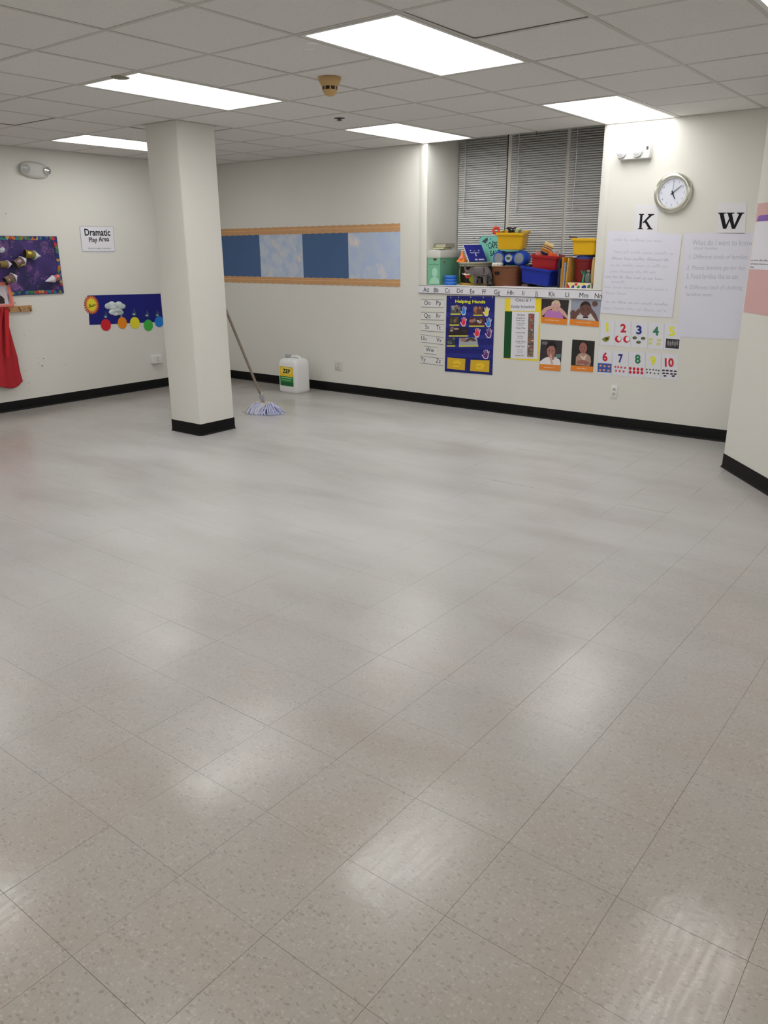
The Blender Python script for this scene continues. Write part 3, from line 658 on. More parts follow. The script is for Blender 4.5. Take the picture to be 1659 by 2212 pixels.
# --- outlets on the back wall
def outlet(px, py, wpx, hpx, label, plate):
    f = Flat(WIN,(px,py)); t = thing('wall_outlet', label, 'outlet', f.mat); a, c = f.p(px-wpx/2,py+hpx/2), f.p(px+wpx/2,py-hpx/2); w_, h_ = c[0]-a[0], c[1]-a[1]
    B().loft([ring3(rrect(w_,h_,.004,2),z) for z in (.0005,.004)]+[ring3(rrect(w_-.006,h_-.006,.003,2),.0065)], plate).build('cover_plate', t)
    for s in (-1,1):
        rc = B(); rc.prism(ell(0,s*.020,.016,.014,16),.0065,.0085,M((.55,.55,.53),.4)); ob = rc.build('receptacle', t)
        b = B(); [b.box(x-.0014,s*.020-.002,.0085,x+.0014,s*.020+.006,.0088,BLACK) for x in (-.006,.006)]; b.prism(ell(0,s*.020-.007,.002,.002,8),.0085,.0088,BLACK); b.build('slot', ob, smooth=False)
outlet(1327,846,16,27,'white duplex wall outlet below the number cards', PLASTICW)
outlet(732,790,15,19,'cream wall outlet to the right of the white jug', M((.60,.585,.53),.45))
# --- alphabet strip on the sill edge
f = Flat(WIN,(905,634),.0095); q = [f.p(905,616),f.p(1300,627),f.p(1301,648.5),f.p(904,633)]
ax0, ax1 = 3.040, 4.975
def sline(a, c, x): k = (x-a[0])/(c[0]-a[0]); return a[1]+(c[1]-a[1])*k
xsA = (ax0-f.s0, 4.140-f.s0, ax1-f.s0)
def top(x): return sline(q[0],q[1],x)
def botm(x): return sline(q[3],q[2],x)
ast = thing('alphabet_strip','white alphabet strip with black printed letters Aa to Nn along the sill edge','alphabet strip', f.mat)
for k in (0,1):
    xa, xb = xsA[k]+(.001 if k else 0), xsA[k+1]; pcs = B().prism([(xa,botm(xa)),(xb,botm(xb)),(xb,top(xb)),(xa,top(xa))],.0005+.0004*k,.0016+.0004*k,PAPER).build('strip_card', ast, smooth=False)
    b = B(); [b.prism([(xa,g(xa)+d),(xb,g(xb)+d),(xb,g(xb)+d+.0036),(xa,g(xa)+d+.0036)],.0020,.0024,INK) for g, d in ((top,-.004),(botm,.001))]; b.build('guide_line', pcs, smooth=False)
al = 'Aɑ Bb Cc Dd Ee Ff Gg Hh Ii Jj Kk Ll Mm Nn'.split(); ax = (153,235,327,427,528,625,730,840,945,1050,1178,1303,1437,1556)
slope = math.atan2(top(xsA[2])-top(xsA[0]), xsA[2]-xsA[0])
for s_, x in zip(al, ax):
    c = f.p(880+x*.2652, 640)[0]; text_at('lettering', s_, ast, (c, botm(c)+.0155), .060, .0027, INK, slope, .0, .95)
# --- letter cards under the strip
z6 = Z(890,600,.180832)
for s_, pix in (('Oo  Pp',[(110,257),(385,262),(383,355),(110,350)]),('Qq  Rr',[(108,410),(384,414),(383,508),(106,502)]),('Ss  Tt',[(105,542),(382,556),(380,651),(103,632)]),('Uu  Vv',[(103,676),(378,712),(376,800),(103,768)]),('Ww',[(140,813),(304,831),(294,920),(140,902)]),('Yy  Zz',[(97,932),(374,965),(370,1050),(95,1018)])):
    f = Flat(WIN,pix[3],0,z6); cd_ = tag(f.sheet('letter_card',pix,M(P(202,201,200),.7,.2),.001,.0004),'white letter card printed %s between two black lines' % s_.replace('  ',' '),'letter card','letter cards beside the pocket chart')
    P_ = f.pts(pix); b = B()
    for a, c, d in ((P_[0],P_[1],-.003),(P_[3],P_[2],.0)): b.prism([(a[0],a[1]+d),(c[0],c[1]+d),(c[0],c[1]+d+.003),(a[0],a[1]+d+.003)],.0014,.0018,INK)
    b.build('guide_line', cd_, smooth=False); Lr = [s_] if len(s_) == 2 else s_.split('  '); an = math.atan2(P_[2][1]-P_[3][1],P_[2][0]-P_[3][0])
    for k, g in enumerate(Lr):
        u = .48 if len(Lr) == 1 else ((.28,.77) if 'Y' not in s_ and 'U' not in s_ else (.14,.80))[k]; c = (P_[3][0]+(P_[2][0]-P_[3][0])*u, P_[3][1]+(P_[2][1]-P_[3][1])*u+.0225); text_at('lettering', g, cd_, c, .062, .0020, INK, an, .0, .95)
# --- pocket chart
z7 = Z(960,630,.085898); f = Flat(WIN,(20,2000),0,z7); NAVY = M(P(22,26,104),.45,.4,noise=.08,nscale=7)
pcq = [(62,98),(1275,118),(1205,2095),(15,2000)]
pc = tag(f.sheet('pocket_chart',pcq,NAVY,.004,.0006),'navy blue pocket chart titled Helping Hands with coloured paper hands','pocket chart')
NAVY2 = M(P(30,36,120),.35,.5)
for (ya,yb_,yc,yd) in ((520,640,530,650),(800,905,810,915),(1070,1180,1085,1195),(1320,1425,1340,1445),(1540,1640,1570,1670)):
    f.prints('pocket', pc, [([(66-ya*.0247,ya),(1275-yc*.0354,yc),(1275-yd*.0354,yd),(66-yb_*.0247,yb_)],NAVY2)], .0046, .0008)
text_fit('lettering','Helping Hands',pc,f.p(280,305),f.p(1035,320),f.p(283,200),.0062,M(P(205,205,40)),.03)
for x in (170,362,670,985,1215):
    c = f.p(x,140); B().lathe([(.006,.0046),(.006,.0056),(.003,.0060)], M(P(170,170,180),.3,metal=.6), (c[0],c[1],0), seg=12).build('grommet', pc)
YEL = M(P(190,185,70)); 
def photo(pix, seed, dark, light, skin=True):
    a = random.Random(seed); x0,y0 = pix[0]; x1,y1 = pix[2]; W2,H2 = x1-x0, y1-y0; sh = [(pix, M(P(*dark),.4))]
    for k in range(7):
        u,v = a.uniform(.06,.85),a.uniform(.05,.62); r1,r2 = a.uniform(.07,.2)*W2,a.uniform(.08,.2)*H2; cc = a.choice((light,tuple(int((p+q)/2) for p,q in zip(light,dark)),(150,110,90),(60,50,50)))
        sh.append((ell(x0+W2*min(u,.78),y0+H2*v,min(r1,W2*(.98-min(u,.78))),r2,9,a.uniform(0,90),a.uniform(0,90)+360) if False else [(min(max(x0,px_),x1),py_) for px_,py_ in ell(x0+W2*u,y0+H2*v,r1,r2,9)],M(P(*cc),.4)))
    sh.append(([(x0,y1-H2*.14),(x1,y1-H2*.14),(x1,y1),(x0,y1)],YEL)); return sh
for k,(pix,dk,lt) in enumerate((([(165,345),(410,350),(418,582),(170,575)],(84,84,86),(150,150,150)),([(740,370),(970,375),(968,610),(725,605)],(96,60,50),(190,130,95)),([(140,620),(375,625),(382,855),(130,850)],(60,52,48),(120,105,75)),([(630,645),(1020,645),(1012,885),(622,880)],(80,44,48),(190,196,200)),([(120,890),(590,890),(605,1130),(100,1105)],(42,34,40),(176,150,140)),([(75,1160),(280,1160),(280,1378),(55,1358)],(52,52,64),(96,104,104)),([(380,1170),(825,1150),(860,1380),(370,1390)],(150,156,160),(76,66,74)))):
    f.prints('job_card', pc, photo(pix,k+3,dk,lt), .0055, .0006)
def hand_pts(cx, cy, w_, h_, rot=0):
    out = []; 
    base = [(-.10,-.5),(.20,-.5),(.34,-.30),(.36,-.02),(.46,.16),(.48,.34),(.42,.36),(.33,.18),(.27,.08),(.28,.32),(.26,.47),(.19,.48),(.14,.30),(.12,.12),(.08,.34),(.05,.5),(-.03,.5),(-.05,.33),(-.04,.12),(-.12,.30),(-.18,.42),(-.25,.40),(-.23,.24),(-.18,.02),(-.24,-.10),(-.40,-.02),(-.48,-.06),(-.46,-.13),(-.34,-.26),(-.24,-.42)]
    cr, sr = math.cos(rot), math.sin(rot)
    for x, y in base: out.append((cx+(x*cr-y*sr)*w_, cy-(x*sr+y*cr)*h_))
    return out
for (x,y,w_,h_,cc) in ((490,475,150,225,(40,120,200)),(1058,498,170,235,(214,204,60)),(485,755,170,225,(210,40,62)),(1110,772,165,235,(40,130,205)),(825,1030,175,230,(214,44,66)),(1120,1040,180,240,(96,44,116)),(1045,1575,190,230,(96,44,112))):
    hb = B(); ins = [(x+(px_-x)*.80,y+(py_-y)*.84) for px_,py_ in hand_pts(x,y,w_,h_)]; hb.prism(f.pts(hand_pts(x,y,w_*1.06,h_*1.04)),.0057,.0064,M(P(206,196,208))); hb.prism(f.pts(ins),.0064,.0067,M(P(*cc),.5)); hb.build('paper_hand', pc, smooth=False)
GLD = M(P(196,160,40),.35,.4); GL2 = M(P(222,180,44),.4)
for (pix, body, tb) in (([(85,1652),(535,1690),(520,1980),(75,1930)],'Substitutes',((215,1840),(380,1842),(215,1800))),([(668,1712),(1140,1728),(1132,2028),(650,1990)],'Jobs',((850,1893),(925,1893),(850,1860)))):
    pk = f.prints('gold_pocket', pc, [(pix,GLD),([(pix[0][0]+(pix[1][0]-pix[0][0])*u,pix[0][1]+(pix[3][1]-pix[0][1])*v) for u,v in ((.32,.32),(.62,.26),(.76,.5),(.62,.86),(.30,.84))],GL2)], .0050, .0008)
    if body != 'Jobs' or True: b = B(); scribble(b, f.p(*tb[0]), f.p(*tb[1]), abs(f.p(*tb[2])[1]-f.p(*tb[0])[1])*.7, M(P(90,60,20)), .0064, 5, .0022, .05); b.build('handwriting', pk, smooth=False)
# --- daily schedule
z8 = Z(1080,630,.138638); f = Flat(WIN,(60,1075),0,z8)
ds = tag(f.sheet('daily_schedule',[(82,108),(650,100),(598,1085),(60,1042)],M(P(222,196,40),.55),.0015,.0005),'yellow and green poster reading Class # 1 Daily Schedule with a strip of photos','poster')
f.sheet('green_band',[(80,304),(192,308),(166,1036),(58,1030)],M(P(14,70,34),.6),.0008,.0021,ds)
hd = f.sheet('title_card',[(167,85),(562,88),(552,303),(165,297)],PAPER,.001,.0024,ds)
text_fit('lettering','Clɑss # 1',hd,f.p(245,155),f.p(482,160),f.p(245,108),.0037,INK,.004); text_fit('lettering','Dɑily Schedule',hd,f.p(182,268),f.p(542,270),f.p(180,212),.0037,INK,.004)
pg = f.sheet('schedule_page',[(192,310),(610,322),(582,1050),(168,1040)],PAPER,.0008,.0022,ds)
for s_, x0_, x1_, y0_, y1_ in (('Arrival',270,385,375,345),('Breakfast &',260,390,418,398),('Book Look',260,385,458,436),('Circle Time',262,388,500,482),('Choice Time',254,394,578,552),('Outdoor Play',248,394,652,628),('Rest Time',275,358,702,682),('Lunch Time',245,398,788,762),('Quiet Time',248,384,866,840),('Departure',242,378,1008,982)):
    text_fit('lettering',s_,pg,f.p(x0_,y0_),f.p(x1_,y0_+3),f.p(x0_,y1_),.0033,INK,.01)
b = B()
for k,yy in enumerate((520,530,722,735,805,812,895,910,925,940,955)): scribble(b, f.p(270,yy), f.p(365,yy+2), .006, M(P(150,150,155)), .0033, k, .0014, .1)
b.build('small_print', pg, smooth=False)['kind'] = 'stuff'; sh = []; a = random.Random(4)
for k in range(9):
    y0_ = 342+75*k; x0_ = 447-2.2*k; sh.append(([(x0_,y0_),(x0_+94,y0_+3),(x0_+92,y0_+76),(x0_-2,y0_+74)],M(P(*a.choice(((112,90,76),(96,88,84),(126,108,90)))),.4)))
    for m_ in range(5): sh.append((ell(x0_+a.uniform(15,75),y0_+a.uniform(12,62),a.uniform(8,16),a.uniform(7,14),8),M(P(*a.choice(((196,176,160),(70,50,44),(190,60,60),(150,120,100),(60,80,80)))),.4)))
f.prints('photo_strip', ds, sh, .0031, .0005, .00004)
# --- four photo cards with orange captions
ORG = M(P(206,122,44),.45); ORG2 = M(P(224,160,84),.45)
SK1, SK2, SK3, SK4 = M(P(190,150,140),.5), M(P(96,66,60),.5), M(P(150,104,96),.5), M(P(140,92,84),.5)
def card(pix, cap, bg, shapes, label, capw, capn):
    t = tag(f2.sheet('photo_card',pix,M(P(*bg),.4),.0012,.0005),label,'photo card','photo cards with orange captions'); f2.prints('photo', t, shapes, .0017, .0004, .0001); k = f2.prints('caption_band', t, [(cap,ORG)], .0030, .0005)
    x0_, x1_, y0_, y1_ = capw
    b = B(); scribble(b, f2.p(x0_,y0_), f2.p(x1_,y0_+(x1_-x0_)*.07), .012, M(P(222,200,170)), .0037, len(capn)+x0_, .0022, .05); b.build('caption_text', k, smooth=False)['kind'] = 'stuff'
f2 = Flat(WIN,(640,485),0,z8)
card([(650,110),(1078,130),(1040,520),(640,485)],[(645,388),(1052,428),(1040,520),(640,485)],(48,40,44),
 [([(690,410),(700,340),(760,285),(880,280),(940,300),(990,400),(980,425)],M(P(170,110,170),.5)),([(650,300),(690,255),(780,220),(840,215),(830,260),(750,285),(690,350),(650,390)],SK1),([(950,250),(1010,310),(1055,380),(1050,425),(985,370),(920,290),(880,230)],SK1),(ell(868,230,66,88,18),SK1),([(800,230),(810,165),(860,130),(920,140),(945,200),(940,240),(915,190),(860,175),(820,195)],M(P(196,176,150),.6)),(ell(838,255,9,6,8),M(P(90,60,60))),(ell(896,258,9,6,8),M(P(90,60,60))),(ell(862,300,20,6,8),M(P(170,90,96)))],
 'photo card of a child in a pink top with hands at the face',(705,930,445,415),'Looking')
f2 = Flat(WIN,(1085,515),0,z8)
card([(1115,110),(1580,130),(1540,555),(1085,515)],[(1092,425),(1545,465),(1540,555),(1085,515)],(140,144,158),
 [([(1200,420),(1210,370),(1290,350),(1410,345),(1480,390),(1500,455)],M(P(190,186,180),.5)),(ell(1140,345,46,58,14),SK2),([(1100,420),(1110,375),(1180,370),(1190,425)],M(P(150,60,66),.5)),(ell(1480,190,46,44,14),SK2),([(1090,400),(1150,340),(1230,260),(1270,300),(1200,390),(1150,430)],SK2),([(1540,460),(1500,350),(1420,250),(1390,290),(1450,390),(1500,460)],SK2),(ell(1335,265,92,120,20),SK2),([(1250,250),(1260,190),(1320,150),(1390,165),(1425,240),(1400,215),(1330,200),(1275,225)],M(P(44,34,36),.6)),(ell(1300,270,10,7,8),M(P(30,22,24))),(ell(1368,272,10,7,8),M(P(30,22,24))),(ell(1335,340,26,8,8),M(P(140,76,76))),([(1290,385),(1380,385),(1375,412),(1300,412)],M(P(50,40,70),.5))],
 'photo card of a child in a white shirt holding both ears',(1195,1420,482,450),'Listening')
f2 = Flat(WIN,(610,1215),0,z8)
card([(640,745),(975,765),(940,1240),(610,1215)],[(617,1125),(948,1150),(940,1240),(610,1215)],(52,46,48),
 [([(660,775),(740,780),(745,830),(655,820)],M(P(100,98,100),.5)),([(870,975),(950,970),(945,1030),(865,1030)],M(P(90,120,116),.5)),([(618,1128),(625,1085),(700,1030),(760,1015),(860,1015),(930,1060),(945,1110),(945,1148)],M(P(206,204,206),.6)),([(765,1010),(855,1010),(840,1060),(790,1062)],SK3),(ell(798,930,66,100,18),SK3),([(725,910),(730,830),(765,785),(830,775),(880,820),(882,905),(865,870),(830,845),(770,850),(745,880)],M(P(28,22,26),.6)),(ell(772,918,11,7,8),M(P(40,26,26))),(ell(828,922,11,7,8),M(P(40,26,26))),([(780,985),(792,960),(806,985),(815,1070),(835,1135),(800,1130),(782,1060)],SK1)],
 'photo card of a child in a white collar with a finger on the lips',(685,860,1182,1152),'Whispering')
f2 = Flat(WIN,(1100,1230),0,z8)
card([(1130,745),(1480,770),(1450,1255),(1100,1230)],[(1106,1145),(1455,1168),(1450,1255),(1100,1230)],(36,36,34),
 [([(1180,1140),(1185,1020),(1230,965),(1290,950),(1350,965),(1410,1010),(1420,1090),(1400,1160)],M(P(160,130,116),.5)),([(1245,985),(1300,1020),(1350,980),(1330,1060),(1290,1065)],M(P(196,180,170),.6)),([(1225,950),(1225,830),(1260,775),(1320,765),(1370,820),(1375,930),(1350,960)],M(P(30,24,24),.6)),(ell(1298,878,62,88,18),SK4),(ell(1275,870,9,6,8),M(P(40,26,24))),(ell(1322,874,9,6,8),M(P(40,26,24))),(ell(1300,925,20,6,8),M(P(120,64,62))),([(1200,1080),(1290,1060),(1390,1100),(1400,1135),(1300,1120),(1210,1130)],SK4),([(1300,1140),(1340,1080),(1375,1090),(1360,1150)],SK4)],
 'photo card of a long-haired child with crossed arms before dark green',(1200,1350,1200,1170),'Waiting')
# --- chart papers with K and W
zk = Z(1280,280,.228452)
def serif_poly(letter):
    if letter == 'K':
        return [[(0,0),(.34,0),(.34,.05),(.24,.08),(.24,.92),(.34,.95),(.34,1),(0,1),(0,.95),(.09,.92),(.09,.08),(0,.05)],[(.24,.40),(.66,.90),(.58,.95),(.58,1),(.98,1),(.98,.95),(.84,.90),(.46,.50),(.40,.44)],[(.36,.54),(.48,.64),(.86,.10),(.96,.05),(.96,0),(.60,0),(.60,.05),(.68,.09)]]
    return [[(0,1),(.30,1),(.30,.95),(.22,.92),(.34,.25),(.44,.62),(.38,.92),(.33,.95),(.33,1),(.63,1),(.63,.95),(.54,.92),(.66,.25),(.80,.90),(.72,.95),(.72,1),(1,1),(1,.95),(.93,.91),(.70,0),(.58,0),(.47,.50),(.36,0),(.24,0),(.06,.91),(0,.95)]]
def letter_card(L_, pix, box, label):
    f = Flat(WIN,pix[3],0,zk); t = tag(f.sheet('letter_sheet',pix,M(P(200,199,204),.6),.0012,.0006),label,'sign'); bl, br, tl = [f.p(*q) for q in box]; b = B()
    for k, pl in enumerate(serif_poly(L_)): b.prism([(bl[0]+(br[0]-bl[0])*u+(tl[0]-bl[0])*v, bl[1]+(br[1]-bl[1])*u+(tl[1]-bl[1])*v) for u,v in pl],.0018,.0021+.0001*k,INK)
    b.build('lettering', t, smooth=False)
letter_card('K',[(405,705),(632,715),(612,985),(392,975)],((428,942),(575,945),(440,797)),'white sheet with a large black serif letter K below the wall clock')
letter_card('W',[(1190,690),(1458,697),(1440,985),(1172,980)],((1176,938),(1423,940),(1188,785)),'white sheet with a large black serif letter W')
HAND = M(P(166,166,182),.8); HAND2 = M(P(146,146,164),.8)
f = Flat(WIN,(75,1730),0,zk)
kc = tag(f.sheet('chart_paper',[(150,960),(500,966),(850,990),(802,1385),(755,1775),(410,1760),(75,1730)],M(P(200,200,212),.7,.2,noise=.025,nscale=5),.0012,.0022),'white chart paper full of faint handwriting under the letter K','chart paper'); b = B()
for k,(x0_,y0_,x1_,y1_) in enumerate(((200,1045,660,1060),(200,1160,770,1180),(180,1222,720,1240),(170,1285,715,1300),(165,1345,600,1355),(120,1395,665,1420),(175,1440,320,1448),(110,1490,715,1520),(125,1550,320,1555),(125,1630,735,1660),(100,1690,700,1720))): scribble(b, f.p(x0_,y0_+8), f.p(x1_,y1_+8), .030, HAND2 if k in (2,5,9) else HAND, .0036, 40+k, .0026)
b.build('handwriting', kc, smooth=False)['kind'] = 'stuff'
f = Flat(WIN,(800,1955),0,zk)
wc = tag(f.sheet('chart_paper',[(872,978),(1200,975),(1540,978),(1470,1480),(1395,1982),(1100,1975),(800,1955),(835,1470)],M(P(198,198,210),.7,.2,noise=.025,nscale=5),.0012,.0006),'white chart paper with a handwritten list about families under the letter W','chart paper')
for s_, x0_, x1_, y0_, y1_ in (('What do I want to know',945,1515,1092,1040),('about families',955,1180,1132,1105),('1. Different kinds of families',912,1465,1220,1180),('2. Places families go for fun',890,1440,1335,1285),('3. Food families like to eat',885,1375,1408,1362),('4. Different kind of clothing',870,1415,1522,1470),('families wear.',885,1140,1572,1540)):
    text_fit('handwriting',s_,wc,f.p(x0_,y0_),f.p(x1_,y0_+4),f.p(x0_+4,y1_),.0020,M(P(158,158,170),.8),-.006,.1)
# --- number cards
z9 = Z(1150,600,.210970)
RED, BLU, GRN, YLW = M(P(180,34,52),.5), M(P(36,40,120),.5), M(P(46,110,80),.5), M(P(206,206,50),.5)
NPIC = ('a yellow fish','two red and white balls','three dark green leaves','four pale yellow shapes','a dark photo','a blue picture with orange dots','seven pink dots','eight red dots','nine small grey dots','ten dark dots')
def ncard(num, pix, dg, box, extra, col):
    f = Flat(WIN,pix[3],0,z9); t = tag(f.sheet('number_card',pix,M(P(200,200,206),.6,.2),.0010,.0005),'white number card with a %s figure %s and %s' % ({RED:'red',BLU:'blue',GRN:'green',YLW:'yellow'}[col],('one','two','three','four','five','six','seven','eight','nine','ten')[num-1],NPIC[num-1]),'number card','number cards one to ten')
    cx_,cy_,w_,h_ = box; text_fit('lettering',dg,t,f.p(cx_-w_/2,cy_+h_/2),f.p(cx_+w_/2,cy_+h_/2+2),f.p(cx_-w_/2-1,cy_-h_/2),.0019,col,.04)
    if extra: f.prints('picture', t, extra, .0015, .0004, .00008)
    b = B(); P_ = f.pts(pix); b.prism([P_[0],(P_[0][0]+.0016,P_[0][1]),(P_[3][0]+.0016,P_[3][1]),P_[3]],.0015,.0018,M(P(160,160,170))); b.build('edge_line', t, smooth=False)
r1x = (695,845,1012,1185,1350,1520); r2x = (668,818,985,1158,1320,1495)
def c1(i): return [(r1x[i]+1,430+ (r1x[i]-695)*.055),(r1x[i+1]-1,430+(r1x[i+1]-695)*.055),(r1x[i+1]-6,685+(r1x[i+1]-695)*.075),(r1x[i]-5,685+(r1x[i]-695)*.075)]
def c2(i): return [(r2x[i]+1,738+(r2x[i]-668)*.055),(r2x[i+1]-1,738+(r2x[i+1]-668)*.055),(r2x[i+1]-6,985+(r2x[i+1]-668)*.078),(r2x[i]-5,985+(r2x[i]-668)*.078)]
OLV, DG, WHT = M(P(120,120,40)), M(P(70,76,66)), M(P(210,206,206))
ncard(1,c1(0),'1',(768,505,24,95),[([(708,632),(740,608),(795,598),(785,640),(750,660)],OLV),(ell(762,625,16,10,8),M(P(40,40,30)))],YLW)
ncard(2,c1(1),'2',(932,515,58,90),[(ell(880,628,34,36,16),RED),(ell(890,622,20,26,12),WHT),(ell(965,630,34,36,16),RED),(ell(975,626,20,26,12),WHT)],RED)
ncard(3,c1(2),'3',(1093,533,56,92),[q for (x,y) in ((1048,615),(1135,620),(1088,660)) for q in ((ell(x,y,24,16,10),DG),(ell(x+4,y-2,10,6,8),OLV))],BLU)
ncard(4,c1(3),'4',(1265,545,62,90),[(ell(x,y,24,14,10),M(P(190,188,120))) for (x,y) in ((1212,632),(1300,640),(1205,672),(1290,678))],GRN)
ncard(5,c1(4),'5',(1432,550,58,95),[([(1370,622),(1508,632),(1500,728),(1362,718)],M(P(50,48,52)))]+[(ell(1392+k*23,668+(k%2)*8,10,28,10),M(P(120,116,118))) for k in range(5)],YLW)
ncard(6,c2(0),'6',(745,808,52,95),[([(672,872),(812,880),(808,972),(668,964)],M(P(50,80,150)))]+[(ell(x,y,14,11,8),M(P(200,130,90))) for (x,y) in ((700,900),(740,905),(785,908),(695,945),(735,945),(780,950))],RED)
ncard(7,c2(1),'7',(905,825,48,90),[(ell(x,y,11,12,8),M(P(190,70,90))) for (x,y) in ((850,912),(880,915),(912,918),(950,922),(858,952),(896,956),(935,960))],BLU)
ncard(8,c2(2),'8',(1080,832,58,95),[(ell(x,y,15,17,10),RED) for (x,y) in ((1003,928),(1042,932),(1082,936),(1122,938),(1003,966),(1042,968),(1082,970),(1122,974))],GRN)
ncard(9,c2(3),'9',(1235,850,58,95),[(ell(x,y,9,9,8),DG) for (x,y) in ((1172,938),(1205,940),(1238,942),(1268,946),(1295,950),(1175,970),(1210,974),(1252,980),(1290,982))],YLW)
ncard(10,c2(4),'10',(1403,867,92,92),[(ell(x,y,17,9,8),M(P(60,40,60))) for (x,y) in ((1342,948),(1382,950),(1422,954),(1464,958),(1345,978),(1382,980),(1425,984),(1462,986),(1358,1004),(1444,1006))],RED)
# --- square emergency light
ze = Z(1310,290,.126582); f = Flat(WIN,(560,440),0,ze); t = thing('emergency_light','white box-shaped twin-lamp emergency light high on the wall above the clock','emergency light', f.mat)
a, c = f.p(200,455), f.p(800,158); a = (a[0]+.02,a[1]); w_, h_ = c[0]-a[0], c[1]-a[1]; mx_, my_ = (a[0]+c[0])/2, (a[1]+c[1])/2
b = B(); b.loft([ring3(rrect(w_*k1,h_*k2,.010,3,mx_,my_),z) for k1,k2,z in ((1,1,.0005),(1,1,.055),(.985,.95,.065))], PLASTICW); b.build('housing', t)
for x,y in ((285,325),(555,305)):
    q = f.p(x,y); b = B(); q = (q[0]+.015,q[1]); b.lathe([(.034,.060),(.041,.068),(.043,.084),(.041,.088)], PLASTICW, (q[0],q[1],0), seg=20); lp = b.build('lamp_head', t); lp.rotation_euler = (0,0,0)
    B().lathe([(.037,.0882),(.028,.094),(.001,.097)], M((.62,.63,.64),.12,.6), (q[0],q[1],0), seg=18).build('lens', lp)
q = f.p(750,245); b = B(); b.box(q[0]-.008,q[1]-.012,.065,q[0]+.008,q[1]+.012,.067,M((.06,.06,.06),.3)); b.build('test_switch', t, smooth=False)
b = B(); [b.box(f.p(x,300)[0]-.0015,my_-h_*.42,.064,f.p(x,300)[0]+.0015,my_+h_*.42,.0665,M((.55,.55,.54))) for x in (645,690,715)]; b.build('vent_rib', t, smooth=False)
# --- wall clock
f = Flat(WIN,(1455,417)); t = thing('wall_clock','round wall clock with a silver rim and white face','clock', f.mat)
PEW = M((.66,.66,.58),.22,.5,.9,noise=.25,nscale=14)
B().lathe([(.146,.0005),(.150,.010),(.150,.022),(.143,.034),(.128,.040),(.114,.037),(.107,.028),(.105,.020)], PEW, seg=48, cap1=False).build('rim', t)
fc_ = B().lathe([(.107,.004),(.107,.0195)], M(P(196,198,210),.45), seg=40).build('dial', t)
for k in range(12):
    aa = math.radians(90-30*(k+1)); text_at('numeral', str(k+1), fc_, (.088*math.cos(aa), .088*math.sin(aa)-.007), .021, .0200, M(P(100,104,112)))
def hand(name, deg, L_, w_, z):
    B().prism([(-w_*.5,-.018),(w_*.5,-.018),(w_*.35,L_),(-w_*.35,L_)], z, z+.0012, INK).build(name, t, Matrix.Rotation(math.radians(-deg),4,'Z'), smooth=False)
hand('hour_hand',155,.052,.0075,.0225); hand('minute_hand',52,.085,.0055,.0245); hand('second_hand',2,.088,.0025,.0262)
B().lathe([(.006,.0200),(.006,.0285),(.003,.0295)], INK, seg=14).build('hub', t)
# --- papers on the angled wall
f = Flat(ANG,(1520,1320),0,zk); f.s0, f.t0 = .012, ANG.st(*zk(1500,1320))[1]; f.mat = ANG.mat(f.s0,f.t0,0)
def ya(y): return ANG.st(*zk(1560,y))[1]-f.t0
PINK = M(P(192,154,152),.65,noise=.03,nscale=6); S1 = .60
def sheetA(name, parent, s0_, t0_, s1_, t1_, m, n, th=.001):
    return B().prism([(s0_,t0_),(s1_,t0_),(s1_,t1_),(s0_,t1_)], n, n+th, m).build(name, parent, None if parent else f.mat, smooth=False)
po = tag(sheetA('pink_poster',None,.0,ya(1745),S1,ya(700),PINK,.0006),'large pink paper poster with a white page on the angled wall','poster')
wpg = sheetA('white_page',po,.006,ya(1322),S1-.03,ya(872),PAPER,.0018)
b = B(); PU = M(P(120,88,160),.6); zc0, zc1 = ya(868), ya(812); b.prism([(.02,zc0),(S1-.05,zc0),(S1-.06,zc1),(.06,zc1),(.035,zc1-.006)],.0018,.0026,PU); b.build('purple_band', po, smooth=False)
b = B()
for k, y in enumerate((1236,1270,1302)): scribble(b, (.014,ya(y+8)), (S1-.08,ya(y+8)) if k < 2 else (.07,ya(y+8)), .014, M(P(90,90,100)), .0030, 60+k, .0030, .12)
b.build('small_print', wpg, smooth=False)['kind'] = 'stuff'

# ================================================================== ON THE SILL
def on(px, py, y): return hit(px, py, 1, y)
def bin_(name, label, cat, w_, d_, h_, m, mat, group, wall=.004, taper=.90):
    t = thing(name, label, cat, mat, group); r = .022; b = B()
    def rr(k, dz, e): return ring3(rrect(w_*k-2*e, d_*k-2*e, r, 4), dz)
    rings = [rr(taper,0,.006), rr(taper,.006,0), rr(.985,h_-.022,0), rr(1.0,h_-.021,-.010), rr(1.0,h_-.003,-.011), rr(1.0,h_,-.008), rr(1.0,h_,wall), rr(taper,wall+.002,wall+.004)]
    b.loft(rings, m, True, True); b.build('tub', t); 
    return t
def upright(x, y, z, rx=0, ry=0, rz=0): return T3(x,y,z) @ Matrix.Rotation(rz,4,'Z') @ Matrix.Rotation(ry,4,'Y') @ Matrix.Rotation(rx,4,'X')
